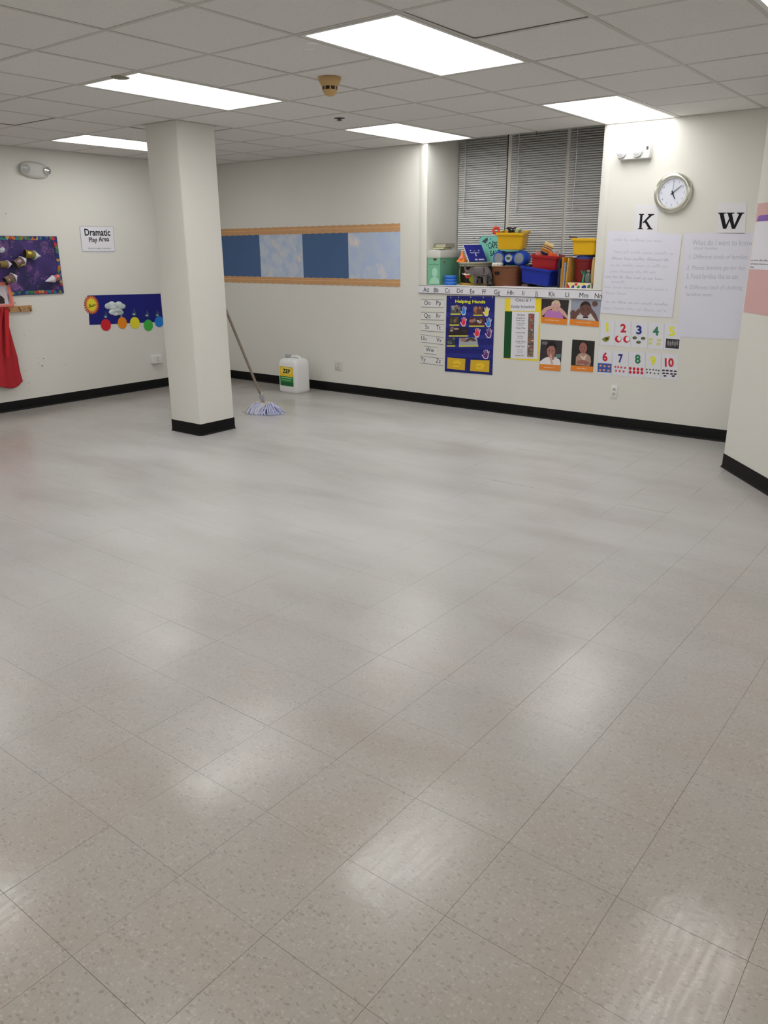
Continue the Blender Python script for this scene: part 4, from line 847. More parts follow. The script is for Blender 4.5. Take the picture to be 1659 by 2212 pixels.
# --- tall pale green carton with a grey lid
GRNB = M(P(112,168,138),.45,.4); GRN2 = M(P(96,150,122),.45,.4); LID = M(P(176,176,170),.5,.3)
gx0_, gx1_, gy0_, gy1_ = 3.137, 3.290, .006, .375
gw, gd = gx1_-gx0_, gy1_-gy0_
t = thing('storage_carton','tall pale green carton with a grey lid and a printed face, against the window reveal','carton', T3((gx0_+gx1_)/2,(gy0_+gy1_)/2,SILL))
B().loft([ring3(rrect(gw,gd,.004,2),z) for z in (0,.262)], GRN2).build('body', t); B().loft([ring3(rrect(gw+.006,gd+.006,.005,2),z) for z in (.258,.322)]+[ring3(rrect(gw,gd,.004,2),.327)], LID).build('lid', t)
b = B(); pale = M(P(150,196,172),.5); b.X = T3(0,-gd/2,0) @ Matrix.Rotation(math.pi/2,4,'X')
b.prism([(-gw/2+.006,.008),(gw/2-.006,.008),(gw/2-.006,.255),(-gw/2+.006,.255)],.0003,.0008,GRNB); b.prism(ell(.012,.120,.032,.045,18),.0008,.0012,pale); b.prism([(-.055,.012),(.068,.012),(.060,.050),(.035,.075),(-.010,.075),(-.040,.05)],.0008,.0013,pale)
b.prism([(-.008,.250),(.040,.250),(.030,.236),(.020,.230),(.000,.232)],.0009,.0016,M(P(90,36,36))); fp = b.build('front_print', t, smooth=False)
vs, fs = text_mesh('smartbitty'); bb = B(); bb.X = T3(0,-gd/2,0) @ Matrix.Rotation(math.pi/2,4,'X'); x0_, x1_ = min(v[0] for v in vs), max(v[0] for v in vs); bb.add([(-.055+(v[0]-x0_)/(x1_-x0_)*.115,.190+v[1]*.022,.0015) for v in vs], fs, M(P(50,84,74))); bb.build('lettering', fp, smooth=False)
b = B(); b.X = T3(gw/2,0,0) @ Matrix.Rotation(math.pi/2,4,'Z') @ Matrix.Rotation(math.pi/2,4,'X'); b.prism(ell(-gd/2+.07,.215,.018,.010,12),.0003,.001,M(P(112,110,84))); b.build('side_sticker', t, smooth=False)
def book(name, label, w_, d_, h_, cover, mat, group, cat='book', pages=(190,186,176)):
    t = thing(name, label, cat, mat, group); c = M(P(*cover),.45); pg_ = M(P(*pages),.8)
    b = B(); b.box(-w_/2,-d_/2,0,w_/2,d_/2,.0025,c); b.box(-w_/2,-d_/2,h_-.0025,w_/2,d_/2,h_,c); b.box(-w_/2,-d_/2,.0025,-w_/2+.0025,d_/2,h_-.0025,c); b.build('cover', t, smooth=False)
    B().box(-w_/2+.0025,-d_/2+.004,.0025,w_/2-.005,d_/2-.004,h_-.0025,pg_).build('pages', t, smooth=False); return t
zl = SILL+.3275; gb = 'books lying on the green carton'
B().loft([[(x,y,z0+.004*math.sin(y*22)) for x,y in ((-.055,-.09),(.05,-.09),(.055,.07),(-.05,.07))] for z0 in (.0042,.0050)], PAPER).build('sheet', tag(link('loose_sheet', None, None, upright(3.195,.110,zl,0,0,.1)),'curled white sheet of paper on the lid of the green carton','paper'))
book('book','thin book with a lime green cover on the green carton, lowest of the pile',.125,.20,.016,(150,165,70),upright(3.215,.150,zl+.010,0,0,.15),gb)
book('book','thick grey hardback with pale page edges on top of the green carton pile',.125,.19,.036,(92,84,76),upright(3.222,.190,zl+.0265,0,0,.05),gb,pages=(170,162,150))
# --- stack of blue rings
t = thing('blue_canister','short blue ridged round canister standing on the sill before the green carton','canister', T3(3.375,.066,SILL)); BL1 = M(P(22,92,186),.35,.5); BL2 = M(P(110,160,210),.35,.5)
for k in range(3):
    b = B(); z = .031*k; b.lathe([(.058,z),(.061,z+.003),(.061,z+.026),(.058,z+.0305)], BL1, seg=30); rg_ = b.build('ring', t); b = B(); b.lathe([(.0612,z+.024),(.0618,z+.0255),(.0612,z+.027)], BL2, seg=30, cap0=False, cap1=False); b.build('groove', rg_)
# --- round dark tub with lime straps
tx, ty, tr = 3.545, .265, .160
t = thing('toy_tub','round dark tub with lime green straps and a grey rimmed lid','tub', T3(tx,ty,SILL)); LIME = M(P(150,160,40),.5); DKT = M(P(26,22,16),.6)
B().lathe([(tr*.93,.012),(tr*.95,.05),(tr*.98,.175)], DKT, seg=36).build('body', t); B().lathe([(tr*.98,0),(tr,.004),(tr,.018),(tr*.95,.022)], M(P(166,130,60),.6,noise=.2,nscale=50), seg=36).build('base_ring', t)
B().lathe([(tr*1.02,.175),(tr*1.05,.180),(tr*1.05,.198),(tr*1.12,.202),(tr*1.12,.212),(tr*1.05,.216)], M(P(150,148,130),.5), seg=36).build('lid', t)
def strap(deg, wd, z0, z1, m, name='strap', bulge=0.0):
    b = B(); n = 8; rows_ = []
    for i in range(n+1):
        z = z0+(z1-z0)*i/n; rr_ = tr*(.955+.03*(z/.175))+.004+bulge*math.sin(math.pi*i/n); rows_.append([((rr_+e)*math.cos(math.radians(deg)+u/tr),(rr_+e)*math.sin(math.radians(deg)+u/tr),z) for u, e in ((-wd,0),(0,.001),(wd,0),(wd,-.004),(0,-.003),(-wd,-.004))])
    b.loft(rows_, m); return b.build(name, t)
for dg_ in (-140,-62,-20,60,140): strap(dg_, .014, .018, .174, LIME, 'strap', .010 if dg_ == -140 else .002)
b = B(); 
def front_patch(name, px, py, rx_, ry_, m, e):
    P0 = hit(px,py,1,ty-tr*.98)-Vector((tx,ty,SILL)); b = B(); n = 16; vs_ = []
    for k in range(n):
        a_ = 2*math.pi*k/n; x = P0.x+rx_*math.cos(a_); yy = -math.sqrt(max(1e-6,(tr*.985+e)**2-min(x*x,(tr*.98)**2))); vs_.append((x,yy,P0.z+ry_*math.sin(a_)))
    vs2 = [(v[0],v[1]+.003,v[2]) for v in vs_]; b.add(vs_+vs2,[tuple(range(n)),tuple(range(2*n-1,n-1,-1))]+[(k,(k+1)%n,n+(k+1)%n,n+k) for k in range(n)],m); b.build(name, t)
front_patch('red_badge',1011,592,.036,.042,M(P(176,52,40),.45),.008); front_patch('lime_badge',1021,601,.040,.045,M(P(150,158,40),.5),.005)
ztl = SILL+.2165
# things on the tub lid
bw_, bh_ = .200, .200
bbl = Vector((3.520,.165,ztl+.001)); byaw = 1.05; blean = math.radians(50)
bkm = Matrix.Translation(bbl) @ Matrix.Rotation(byaw,4,'Z') @ Matrix.Rotation(blean,4,'X') @ T3(bw_/2,0,.001)
t = thing('picture_book','dark blue softcover book propped on the tub lid','book', T3(*bbl), 'books propped up in the window'); binv = T3(*(-bbl))
NB = M(P(34,38,120),.4,.4); b = B(); b.X = binv @ bkm; b.box(-bw_/2,0,0,bw_/2,bh_,.008,NB); b.build('cover', t, smooth=False)
b = B(); b.X = binv @ bkm; b.box(-bw_/2-.003,.0,-.004,-bw_/2,bh_,.006,PAPER); b.build('page_edge', t, smooth=False)
b = B(); b.X = binv @ bkm; WH = M(P(180,180,200)); [b.box(x,y,.008,x+w2,y+h2,.0085,WH) for x,y,w2,h2 in ((-.03,.012,.028,.016),(.012,.012,.060,.016),(-.008,.060,.012,.034),(-.05,.125,.010,.010),(-.01,.122,.012,.006),(.04,.125,.012,.010),(-.06,.104,.11,.003),(-.05,.097,.09,.003))]; b.build('cover_print', t, smooth=False)['kind'] = 'stuff'
# prop block behind the blue book so it really leans on something
t = thing('orange_toy','small orange peaked toy behind the blue book on the tub lid','toy', T3(3.432,.175,ztl)); OR = M(P(216,118,44),.6)
B().loft([ring3(rrect(.090,.070,.010,3),0),ring3(rrect(.086,.066,.010,3),.010),ring3(rrect(.036,.036,.008,3,.006,.0),.055),ring3(rrect(.014,.014,.005,3,.006,0),.100)], OR).build('peak', t)
b = B(); b.lathe([(.020,0),(.018,.006),(.001,.009)], M(P(206,120,110),.6), seg=14); b.build('pink_knob', t, T3(.008,-.026,.040) @ Matrix.Rotation(math.radians(70),4,'X'))
# --- tall teal book
t = thing('big_book','large teal picture book with tall black title letters, standing against the blinds','book', None, 'books propped up in the window')
tq = [on(1004,610,.47),on(1090,610,.47)]; bx0, bx1 = 3.435, 3.905; TEAL = M(P(112,180,168),.45,.35); lean = math.radians(4)
t.matrix_world = T3(bx0,.470,SILL+.001) @ Matrix.Rotation(math.radians(90)-lean,4,'X')
BH = .455; b = B(); b.prism([(.0,0),(bx1-bx0,0),(bx1-bx0-.01,BH),(.0,BH)],0,.012,TEAL); b.build('cover', t, smooth=False)
def bp_(px, py):
    p = on(px,py,.46); return (p.x-bx0, p.z-SILL)
text_fit('lettering','CAPS',t,bp_(1053,538),bp_(1072,536),bp_(1052,524),.0126,INK,.012); text_fit('lettering','SALE',t,bp_(1057,554),bp_(1079,552),bp_(1056,542),.0126,INK,.012)
b = B(); [b.prism(ell(*bp_(px,py),.006,.008,8),.012,.0126,M(P(40,70,70))) for px,py in ((1021,515),(1034,513),(1057,516),(1062,522),(1049,529))]; b.prism([bp_(1038,522),bp_(1046,515),bp_(1050,513),bp_(1051,519),bp_(1046,526)],.012,.0127,M(P(60,66,72))); b.build('cover_print', t, smooth=False)['kind'] = 'stuff'
# --- toy elephant
ex, ey = 3.716, .062; EL = M(P(92,86,86),.7,noise=.12,nscale=60)
t = thing('toy_elephant','grey plastic toy elephant with raised trunk and white tusks','toy animal', T3(ex,ey,SILL))
V = [(.005,0,.112),(.055,0,.110),(.085,0,.098),(-.045,0,.118),(-.078,0,.120),(-.116,0,.106),(-.138,0,.108),(-.152,0,.130),(-.154,0,.158),(-.148,0,.172),
     (-.030,-.026,.085),(-.034,-.027,.045),(-.038,-.028,.008),(-.022,.026,.085),(-.020,.027,.045),(-.020,.028,.008),(.062,-.026,.082),(.060,-.028,.045),(.066,-.028,.008),(.070,.026,.082),(.074,.028,.045),(.078,.028,.008),(.104,0,.080),(.108,0,.055)]
Ed = [(0,1),(1,2),(0,3),(3,4),(4,5),(5,6),(6,7),(7,8),(8,9),(3,10),(10,11),(11,12),(3,13),(13,14),(14,15),(1,16),(16,17),(17,18),(1,19),(19,20),(20,21),(2,22),(22,23)]
Rd = [.046,.045,.032,.040,.034,.018,.013,.010,.008,.007,.022,.016,.017,.022,.016,.017,.023,.016,.017,.023,.016,.017,.006,.004]
t.scale = (1.13,1.0,1.13)
skin_body('body', V, Ed, Rd, EL, t, None, 2)
for s in (-1,1):
    b = B(); b.loft([[(-.062+.030*k*math.cos(a_),s*(.030+.006*k)+0*a_,.118+.036*k*math.sin(a_)) for a_ in [2*math.pi*i/14 for i in range(14)]] for k in (1,)]+[[(-.060+.030*math.cos(a_),s*.042,.118+.036*math.sin(a_)) for a_ in [2*math.pi*i/14 for i in range(14)]]], EL); b.build('ear', t)
    B().tube([(-.098,s*.016,.096),(-.128,s*.020,.088),(-.156,s*.020,.092),(-.174,s*.018,.102)],[.005,.0048,.0036,.0012],M(P(214,206,186),.4),8).build('tusk', t)
# --- dark toy beside the elephant, under the tub
t = thing('dark_toy','small black toy car on the sill between the elephant and the wicker basket','toy', T3(3.852,.030,SILL))
B().loft([ring3(rrect(.062,.040,.008,3),.010),ring3(rrect(.064,.042,.008,3),.026),ring3(rrect(.038,.034,.008,3),.030),ring3(rrect(.030,.030,.006,3),.044)], M(P(30,26,28),.3,.5)).build('body', t)
for x in (-.020,.020):
    for s in (-1,1): B().lathe([(.009,-.004),(.010,-.002),(.010,.002),(.009,.004)], BLACK, (x,s*.020,.010), 'y', 12).build('wheel', t)
# --- wicker basket
kx0, kx1, ky0, ky1, kh = 3.805, 4.085, .075, .34, .180
t = thing('wicker_basket','brown wicker basket with a handle hole, under the blue boombox','basket', T3((kx0+kx1)/2,(ky0+ky1)/2,SILL)); WK = wicker_material(); kw, kd = kx1-kx0, ky1-ky0
def wring(w_, d_, z, amp, n=120):
    out = []; base = rrect(w_,d_,.07,29); 
    for k, p in enumerate(base):
        nrm = Vector((p[0]/w_,p[1]/d_)).normalized(); a_ = amp*math.sin(k*math.pi*.5); out.append((p[0]+nrm.x*a_,p[1]+nrm.y*a_,z))
    return out
rings = []
for i in range(13): rings.append(wring(kw*(.92+.08*i/12),kd*(.92+.08*i/12),kh*i/12*.95,.0022*(1 if i%2 else -1)))
rings += [wring(kw-.02,kd-.02,kh*.95,0),wring(kw*.92-.02,kd*.92-.02,.01,0)]
B().loft(rings, WK).build('woven_body', t)
b = B(); loop = [Vector(p) for p in wring(kw,kd,kh*.97,0)][::3]; b.tube([tuple(p) for p in loop]+[tuple(loop[0])], .0075, WK, 7); b.build('rim', t)
b = B(); b.X = T3(0,-kd*.972/2,0) @ Matrix.Rotation(math.pi/2,4,'X'); b.prism(rrect(.050,.032,.008,3,-.055,.118),-.002,.0045,M((.012,.008,.006),.9)); b.build('handle_hole', t, smooth=False)
zk_ = SILL+kh+.0005
# --- white case on the basket edge
t = thing('white_case','small white plastic case lying on the edge of the wicker basket','case', upright(3.868,.118,zk_,0,0,.1))
B().loft([ring3(rrect(.100,.055,.012,3),z) for z in (0,.003)]+[ring3(rrect(.104,.058,.014,3),.012),ring3(rrect(.098,.052,.012,3),.028),ring3(rrect(.088,.044,.010,3),.032)], M(P(190,186,176),.4)).build('shell', t)
b = B(); b.X = T3(0,0,0); b.box(.012,-.0300,.010,.016,-.0285,.026,M(P(110,60,50))); b.build('latch', t, smooth=False)
# --- boombox
t = thing('boombox','blue plastic boombox with two round grey speakers, sitting on the wicker basket','radio', upright(3.965,.225,zk_,0,0,0)); BB = M(P(22,72,180),.3,.5); SPK = M(P(128,134,140),.45,metal=.3,noise=.2,nscale=300)
b = B(); b.loft([[(x,yy*dp,.068+zz_*hz) for yy, zz_ in ell(0,0,1,1,20)] for x,dp,hz in ((-.108,.050,.050),(-.07,.062,.060),(0,.066,.062),(.07,.062,.060),(.108,.050,.050))], BB); b.build('body', t)
for s in (-1,1):
    b = B(); b.lathe([(.060,.05),(.068,.02),(.070,-.03),(.066,-.062),(.056,-.074),(.050,-.072)], BB, (s*.108,0,.070), 'y', 30); pd = b.build('speaker_pod', t); B().lathe([(.049,-.0722),(.046,-.0765),(.020,-.079),(.001,-.0795)], SPK, (s*.108,0,.070), 'y', 26).build('speaker_grille', pd)
b = B(); b.lathe([(.036,-.058),(.036,-.072),(.031,-.075),(.029,-.072)], M(P(170,180,190),.3), (-.004,0,.070), 'y', 26); dl = b.build('dial_ring', t); b = B(); b.X = T3(-.004,-.0752,.070) @ Matrix.Rotation(math.pi/2,4,'X'); b.prism(rrect(.036,.022,.003,2),0,.001,M(P(60,84,76),.2)); b.build('display', dl, smooth=False)
B().box(-.045,-.025,.1285,.030,.004,.1325,M(P(200,204,210),.25)).build('top_highlight', t, smooth=False)  # white highlight of the glossy top label, painted in as a pale plate
vs, fs = text_mesh('mp3'); bb = B(); bb.X = T3(-.018,-.0655,.112) @ Matrix.Rotation(math.pi/2-.5,4,'X'); bb.add([(v[0]*.018,v[1]*.014,.0) for v in vs], fs, M(P(120,160,220))); bb.build('lettering', t, smooth=False)
# --- yellow bin on the boombox, with toys
YB1 = M(P(206,160,14),.4,.4); zy = SILL+kh+.0005+.1425
t1 = bin_('yellow_bin','yellow plastic bin full of toy animals, balanced on the blue boombox','bin',.250,.30,.150,YB1,upright(3.955,.240,zy+.0155,math.radians(5.0),math.radians(1.5),.30),'plastic storage bins')
def toy(name, label, mat, body, spots=None, sc=1.0, head=(.2,.16,.14)):
    t = thing(name, label, 'toy animal', mat, 'toy animals in the yellow bin'); s_ = .034*sc
    V_ = [(0,0,1.2*s_),(.9*s_,0,1.2*s_),(-.9*s_,0,1.25*s_),(-1.5*s_,0,1.8*s_),(-2.1*s_,0,1.7*s_)]; E_ = [(0,1),(0,2),(2,3),(3,4)]; R_ = [.55*s_,.5*s_,.5*s_,.38*s_,.22*s_]
    for x in (.8,-.8):
        for q in (-1,1): k = len(V_); V_ += [(x*s_,q*.38*s_,.7*s_),(x*s_,q*.4*s_,.05*s_)]; E_ += [(1 if x > 0 else 2,k),(k,k+1)]; R_ += [.2*s_,.15*s_]
    skin_body('body', V_, E_, R_, M(P(*body),.5,noise=.3,nscale=70) if spots else M(P(*body),.5), t, None, 1)
    if spots:
        b = B(); 
        for (x,y_,z,r_) in ((.3,-.45,1.3,.3),(-.6,-.40,1.4,.25),(.2,.42,1.5,.3)): b.lathe([(r_*s_,0),(r_*.8*s_,.12*s_),(.001,.16*s_)], M(P(*spots),.5), (x*s_,y_*s_,z*s_), 'z', 10)
        b.build('patch', t)
yi = upright(3.955,.240,zy+.0155,math.radians(5.0),math.radians(1.5),.30)
B().loft([ring3(rrect(.205,.27,.02,3),.010),ring3(rrect(.215,.28,.02,3),.122)], M(P(92,80,50),.8)).build('toy_heap', t1)
toy('toy_cow','black and white toy cow in the yellow bin',yi @ upright(-.01,.03,.1225,0,0,.4),(40,34,34),(200,200,200),.95)
toy('toy_dinosaur','pale green toy dinosaur in the yellow bin',yi @ upright(.045,-.035,.1225,0,0,2.3),(150,160,110),None,.9)
toy('toy_sheep','white toy sheep in the yellow bin',yi @ upright(.055,.075,.1225,0,0,-.3),(200,200,206),(60,56,60),.8)
toy('toy_dog','dark brown toy dog at the rear rim of the yellow bin',yi @ upright(-.045,.100,.1225,0,0,3.4),(50,38,34),None,.85)
t = thing('orange_ring','red-orange toy ring hooked over the corner of the yellow bin','toy', yi @ T3(-.138,-.130,.168) @ Matrix.Rotation(math.radians(80),4,'X') @ Matrix.Rotation(.5,4,'Y'))
b = B(); b.tube([(.026*math.cos(a_),.026*math.sin(a_),0) for a_ in [2*math.pi*k/20 for k in range(21)]], .012, M(P(206,64,36),.4), 10); b.build('ring', t)
# --- flat magazine on the sill
t = thing('magazine','thin pink magazine lying flat on the sill before the wicker basket','magazine', upright(4.115,.034,SILL,0,0,-.02))
B().box(-.120,-.030,0,.120,.030,.004,PAPER).build('pages', t, smooth=False); B().box(-.121,-.031,.004,.121,.031,.0055,M(P(170,140,166),.4)).build('cover', t, smooth=False)
# --- blue bin and the red bin on it
BLB = M(P(18,40,142),.38,.45); REDB = M(P(150,18,26),.38,.45)
bxm = upright(4.285,.200,SILL+.0215,math.radians(0),math.radians(6.5),-.08)
t2 = bin_('blue_bin','deep blue plastic bin tilted on the sill under the red bin','bin',.320,.25,.148,BLB,bxm,'plastic storage bins')
t = thing('floor_puzzle','flat cardboard puzzle tray propping up one end of the blue bin','puzzle', T3(4.165,.215,SILL)); B().box(-.030,-.10,0,.030,.10,.018,M(P(96,84,76),.7)).build('tray', t, smooth=False); B().box(-.026,-.096,.018,.026,.096,.0195,M(P(120,100,110),.6)).build('top_sheet', t, smooth=False)
B().loft([ring3(rrect(.26,.20,.02,3),.010),ring3(rrect(.27,.21,.02,3),.100)], M(P(40,36,44),.8)).build('contents', t2)
rbm = upright(4.335,.205,SILL+.142,math.radians(3.0),math.radians(4.0),.22)
t3 = bin_('red_bin','dark red plastic bin of crayon boxes and toys stacked on the blue bin','bin',.245,.235,.140,REDB,rbm,'plastic storage bins')
B().loft([ring3(rrect(.205,.200,.02,3),.010),ring3(rrect(.215,.205,.02,3),.105)], M(P(70,26,34),.8)).build('contents', t3)
def carton(name, label, mat, w_, d_, h_, base, stripes, cat='toy'):
    t = thing(name, label, cat, mat, 'small things in the red bin'); B().loft([ring3(rrect(w_,d_,.003,2),z) for z in (0,h_)], M(P(*base),.5)).build('box', t)
    b = B(); 
    for (z0,z1,c_) in stripes: b.loft([ring3(rrect(w_+.001,d_+.001,.003,2),z) for z in (z0*h_,z1*h_)], M(P(*c_),.5), False, False)
    if stripes: b.build('printed_band', t, smooth=False)
    return t
carton('crayon_box','striped orange and yellow crayon box sticking out of the red bin',rbm @ upright(-.030,-.020,.150,.45,.35,.3),.085,.042,.105,(214,190,130),((.0,.22,(40,60,110)),(.25,.5,(210,130,50)),(.62,.70,(120,70,50)),(.80,.86,(120,70,50))))
carton('yellow_block','yellow toy block sticking out of the red bin, next to the crayon box',rbm @ upright(-.085,.045,.124,.1,.45,.2),.034,.034,.090,(206,180,40),((.4,.5,(150,150,60)),))
carton('pink_block','pink toy block at the front of the red bin',rbm @ upright(-.080,-.078,.114,0,.2,.2),.045,.030,.055,(186,110,110),())
carton('orange_block','orange toy block in the red bin beside the comb',rbm @ upright(.050,-.078,.119,0,.3,.3),.070,.038,.045,(212,84,34),())
t = thing('purple_ball','purple toy ball in the red bin','toy', rbm @ T3(.050,.012,.137), 'small things in the red bin'); B().lathe([(.030*math.cos(math.radians(a_)),.030*math.sin(math.radians(a_))) for a_ in range(-90,91,15)], M(P(104,44,110),.35), seg=18).build('ball', t); B().tube([(.0305*math.cos(a_),.0305*math.sin(a_),0) for a_ in [2*math.pi*k/20 for k in range(21)]], .003, M(P(200,170,210),.4), 6).build('stripe', t)
t = thing('blue_ball','blue toy ball in the red bin','toy', rbm @ T3(.068,.066,.140), 'small things in the red bin'); B().lathe([(.027*math.cos(math.radians(a_)),.027*math.sin(math.radians(a_))) for a_ in range(-90,91,15)], M(P(50,54,150),.35), seg=18).build('ball', t); B().tube([(.0275*math.cos(a_),0,.0275*math.sin(a_)) for a_ in [2*math.pi*k/20 for k in range(21)]], .0025, M(P(130,140,200),.4), 6).build('stripe', t)
t = thing('cream_comb','cream toy comb standing in the red bin','toy', rbm @ upright(.080,-.040,.118,0,.1,.2), 'small things in the red bin'); CRM = M(P(220,190,150),.5); B().box(-.030,-.004,0,.030,.004,.016,CRM).build('spine', t, smooth=False)
for k in range(5): B().box(-.028+.012*k,-.004,.016,-.022+.012*k,.004,.060,CRM).build('tooth', t, smooth=False)
# --- standing books
gsb = 'books standing on the sill'
def sbook(label, x, th, d_, h_, cover, ry, y=.13):
    t = thing('book', label, 'book', upright(x,y,SILL+.0005,0,ry,0), gsb); c = M(P(*cover),.4); b = B(); b.box(0,-d_/2,0,.002,d_/2,h_,c); b.box(th-.002,-d_/2,0,th,d_/2,h_,c); b.box(.002,-d_/2,0,th-.002,-d_/2+.002,h_,c); b.build('cover', t, smooth=False)
    B().box(.002,-d_/2+.002,.003,th-.002,d_/2-.004,h_-.003,M(P(180,174,160),.8)).build('pages', t, smooth=False)
sbook('slim dark navy book standing between the stacked bins and the gold book',4.530,.018,.17,.245,(26,30,58),.0)
sbook('slim beige book standing next to the navy book on the sill',4.550,.010,.15,.165,(150,146,116),.0)
sbook('tall gold and brown book standing on the sill',4.562,.020,.17,.262,(168,112,28),.0)
sbook('glossy silver grey book standing next to the gold book',4.584,.014,.15,.215,(130,136,156),.02,.115)
sbook('thin yellow-spined book leaning toward the dark red tub',4.603,.010,.16,.255,(196,150,70),.05)
# --- dark red round tub with a yellow bin on top
RT = M(P(104,14,18),.4,.45); t = thing('red_tub','dark red round tub with a blue lid ring, standing at the end of the sill','tub', T3(4.745,.165,SILL)); rt = .100
B().lathe([(rt*.93,0),(rt*.95,.004),(rt,.225),(rt*1.03,.228),(rt*1.03,.244),(rt*.99,.246),(rt*.96,.244),(rt*.90,.01)], RT, seg=36).build('shell', t)
B().lathe([(rt*.95,.215),(rt*.95,.258),(rt*.80,.276),(.001,.279)], M(P(44,66,130),.4), seg=30).build('blue_top', t)
ybm = upright(4.750,.172,SILL+.2795,0,math.radians(1.0),.0)
t4 = bin_('yellow_bin','yellow plastic bin on top of the dark red tub, touching the window reveal','bin',.225,.24,.138,YB1,ybm,'plastic storage bins')
t = thing('bin_handle_toy','small dark wooden toy handle poking out over the corner of the upper yellow bin','toy', ybm @ T3(-.130,-.09,.147)); B().tube([(.050,.012,0),(.02,.004,.001),(-.020,-.004,.002)],[.005,.006,.009],M(P(70,52,40),.5),8).build('stick', t); 
t = thing('plush_bag','tan cloth bag squeezed between the red tub and the window reveal','bag', T3(4.873,.028,SILL+.0475)); b = B(); b.loft([[(.018*k*math.cos(a_),.026*k*math.sin(a_),z) for a_ in [2*math.pi*i/16 for i in range(16)]] for k,z in ((.7,0),(1,.03),(1.02,.10),(.95,.16),(.7,.20),(.4,.215))], M(P(176,142,88),.85,noise=.15,nscale=40)); b.build('sack', t)
B().tube([(.011*math.cos(a_),.016*math.sin(a_),.200) for a_ in [2*math.pi*k/14 for k in range(15)]], .003, M(P(130,100,60),.8), 6).build('drawstring', t)
# --- colourful low box with a bottle and a green grabber on it
t = thing('block_box','low white box printed with bright coloured blocks at the end of the sill','box', T3(4.755,.030,SILL)); B().loft([ring3(rrect(.225,.055,.003,2),z) for z in (0,.047)], M(P(214,204,186),.5)).build('carton', t)
b = B(); b.X = T3(0,-.0275,0) @ Matrix.Rotation(math.pi/2,4,'X')
for pl, c_ in (([(-.110,.004),(-.080,.004),(-.105,.043),(-.110,.043)],(180,34,36)),([(-.095,.043),(-.060,.043),(-.055,.02),(-.080,.018)],(220,200,90)),([(-.070,.004),(-.040,.004),(-.042,.030),(-.060,.022)],(60,60,150)),([(-.040,.028),(-.015,.022),(-.008,.044),(-.036,.045)],(200,44,50)),([(-.020,.003),(.010,.003),(.012,.022),(-.004,.026)],(50,130,60)),([(.018,.026),(.055,.030),(.055,.045),(.018,.045)],(220,204,80)),([(.028,.003),(.068,.003),(.072,.024),(.052,.030),(.030,.018)],(34,50,150)),([(.078,.004),(.108,.004),(.108,.040),(.086,.030)],(70,110,70))): b.prism(pl,.0003,.0010,M(P(*c_),.45))
b.build('printed_blocks', t, smooth=False)
t = thing('clear_bottle','small grey translucent bottle standing on the printed block box','bottle', T3(4.826,.030,SILL+.0475)); b = B(); b.lathe([(.022,0),(.026,.004),(.026,.060),(.020,.076),(.011,.082),(.011,.092)], M(P(96,112,108),.2,.5,Transmission_Weight=.35), seg=20); b.build('body', t); B().lathe([(.013,.092),(.013,.106),(.010,.108)], M(P(120,130,124),.4), seg=16).build('cap', t)
t = thing('green_claw','teal green plastic claw toy leaning on the red tub','toy', upright(4.782,.022,SILL+.0475,0,.0,0)); TG = M(P(30,128,104),.4); B().tube([(0,0,.0),(.002,.01,.05),(.0,.02,.070)],[.010,.008,.008],TG,8).build('grip', t)
for k in range(4): B().tube([(0,.02,.066),(-.020+.013*k,.012,.084),(-.024+.016*k,.004,.104)],[.005,.0045,.003],TG,6).build('finger', t)

# ================================================================== FLOOR: jug and mop
jx, jy = 1.515, -.275; JUG = M((.80,.80,.80),.35,.4)
t = thing('jug','large white plastic jug with a yellow and green label on the floor','jug', T3(jx,jy,0)); jw, jd = .285, .235
B().loft([ring3(rrect(jw*k,jd*k,.04*k,5),z) for k,z in ((.93,0),(.99,.012),(1,.03),(1,.30),(.97,.335),(.86,.365),(.70,.378))], JUG).build('body', t)
B().lathe([(.030,.374),(.030,.386),(.034,.388),(.034,.410),(.030,.413)], M((.40,.40,.40),.45), (-jw*.30,0,0), seg=24).build('cap', t)
B().tube([(-.03,0,.372),(-.015,0,.396),(.05,0,.402),(.095,0,.392),(.108,0,.362)], .014, JUG, 10).build('handle', t)
def jl(pl, m, n): 
    b = B(); b.X = T3(0,-jd/2,0) @ Matrix.Rotation(math.pi/2,4,'X'); b.prism(pl, n, n+.0006, m); return b
lb = jl(rrect(.205,.215,.012,3,-.005,.185),M(P(40,120,60),.45),.0004).build('label', t, smooth=False)
jl(rrect(.203,.105,.012,3,-.005,.238),M(P(216,176,40),.45),.0010).build('yellow_field', lb, smooth=False); jl(ell(-.005,.245,.088,.042,24),M(P(236,200,80),.45),.0014).build('oval', lb, smooth=False)
vs, fs = text_mesh('ZEP',.03); bb = B(); bb.X = T3(0,-jd/2,0) @ Matrix.Rotation(math.pi/2,4,'X'); x0_, x1_ = min(v[0] for v in vs), max(v[0] for v in vs); bb.add([(-.062+(v[0]-x0_)/(x1_-x0_)*.118,.222+v[1]*.066,.0026) for v in vs], fs, INK); bb.build('lettering', lb, smooth=False)
b = jl([(-.085,.165),(.075,.165),(.075,.174),(-.085,.174)],M(P(150,190,150)),.0010); b.X = b.X; b.prism([(-.085,.140),(.06,.140),(.06,.148),(-.085,.148)],.0010,.0016,M(P(120,170,130))); b.prism([(-.10,.083),(.09,.083),(.09,.120),(-.10,.120)],.0010,.0016,M(P(30,84,44),.45)); b.build('label_bands', lb, smooth=False)
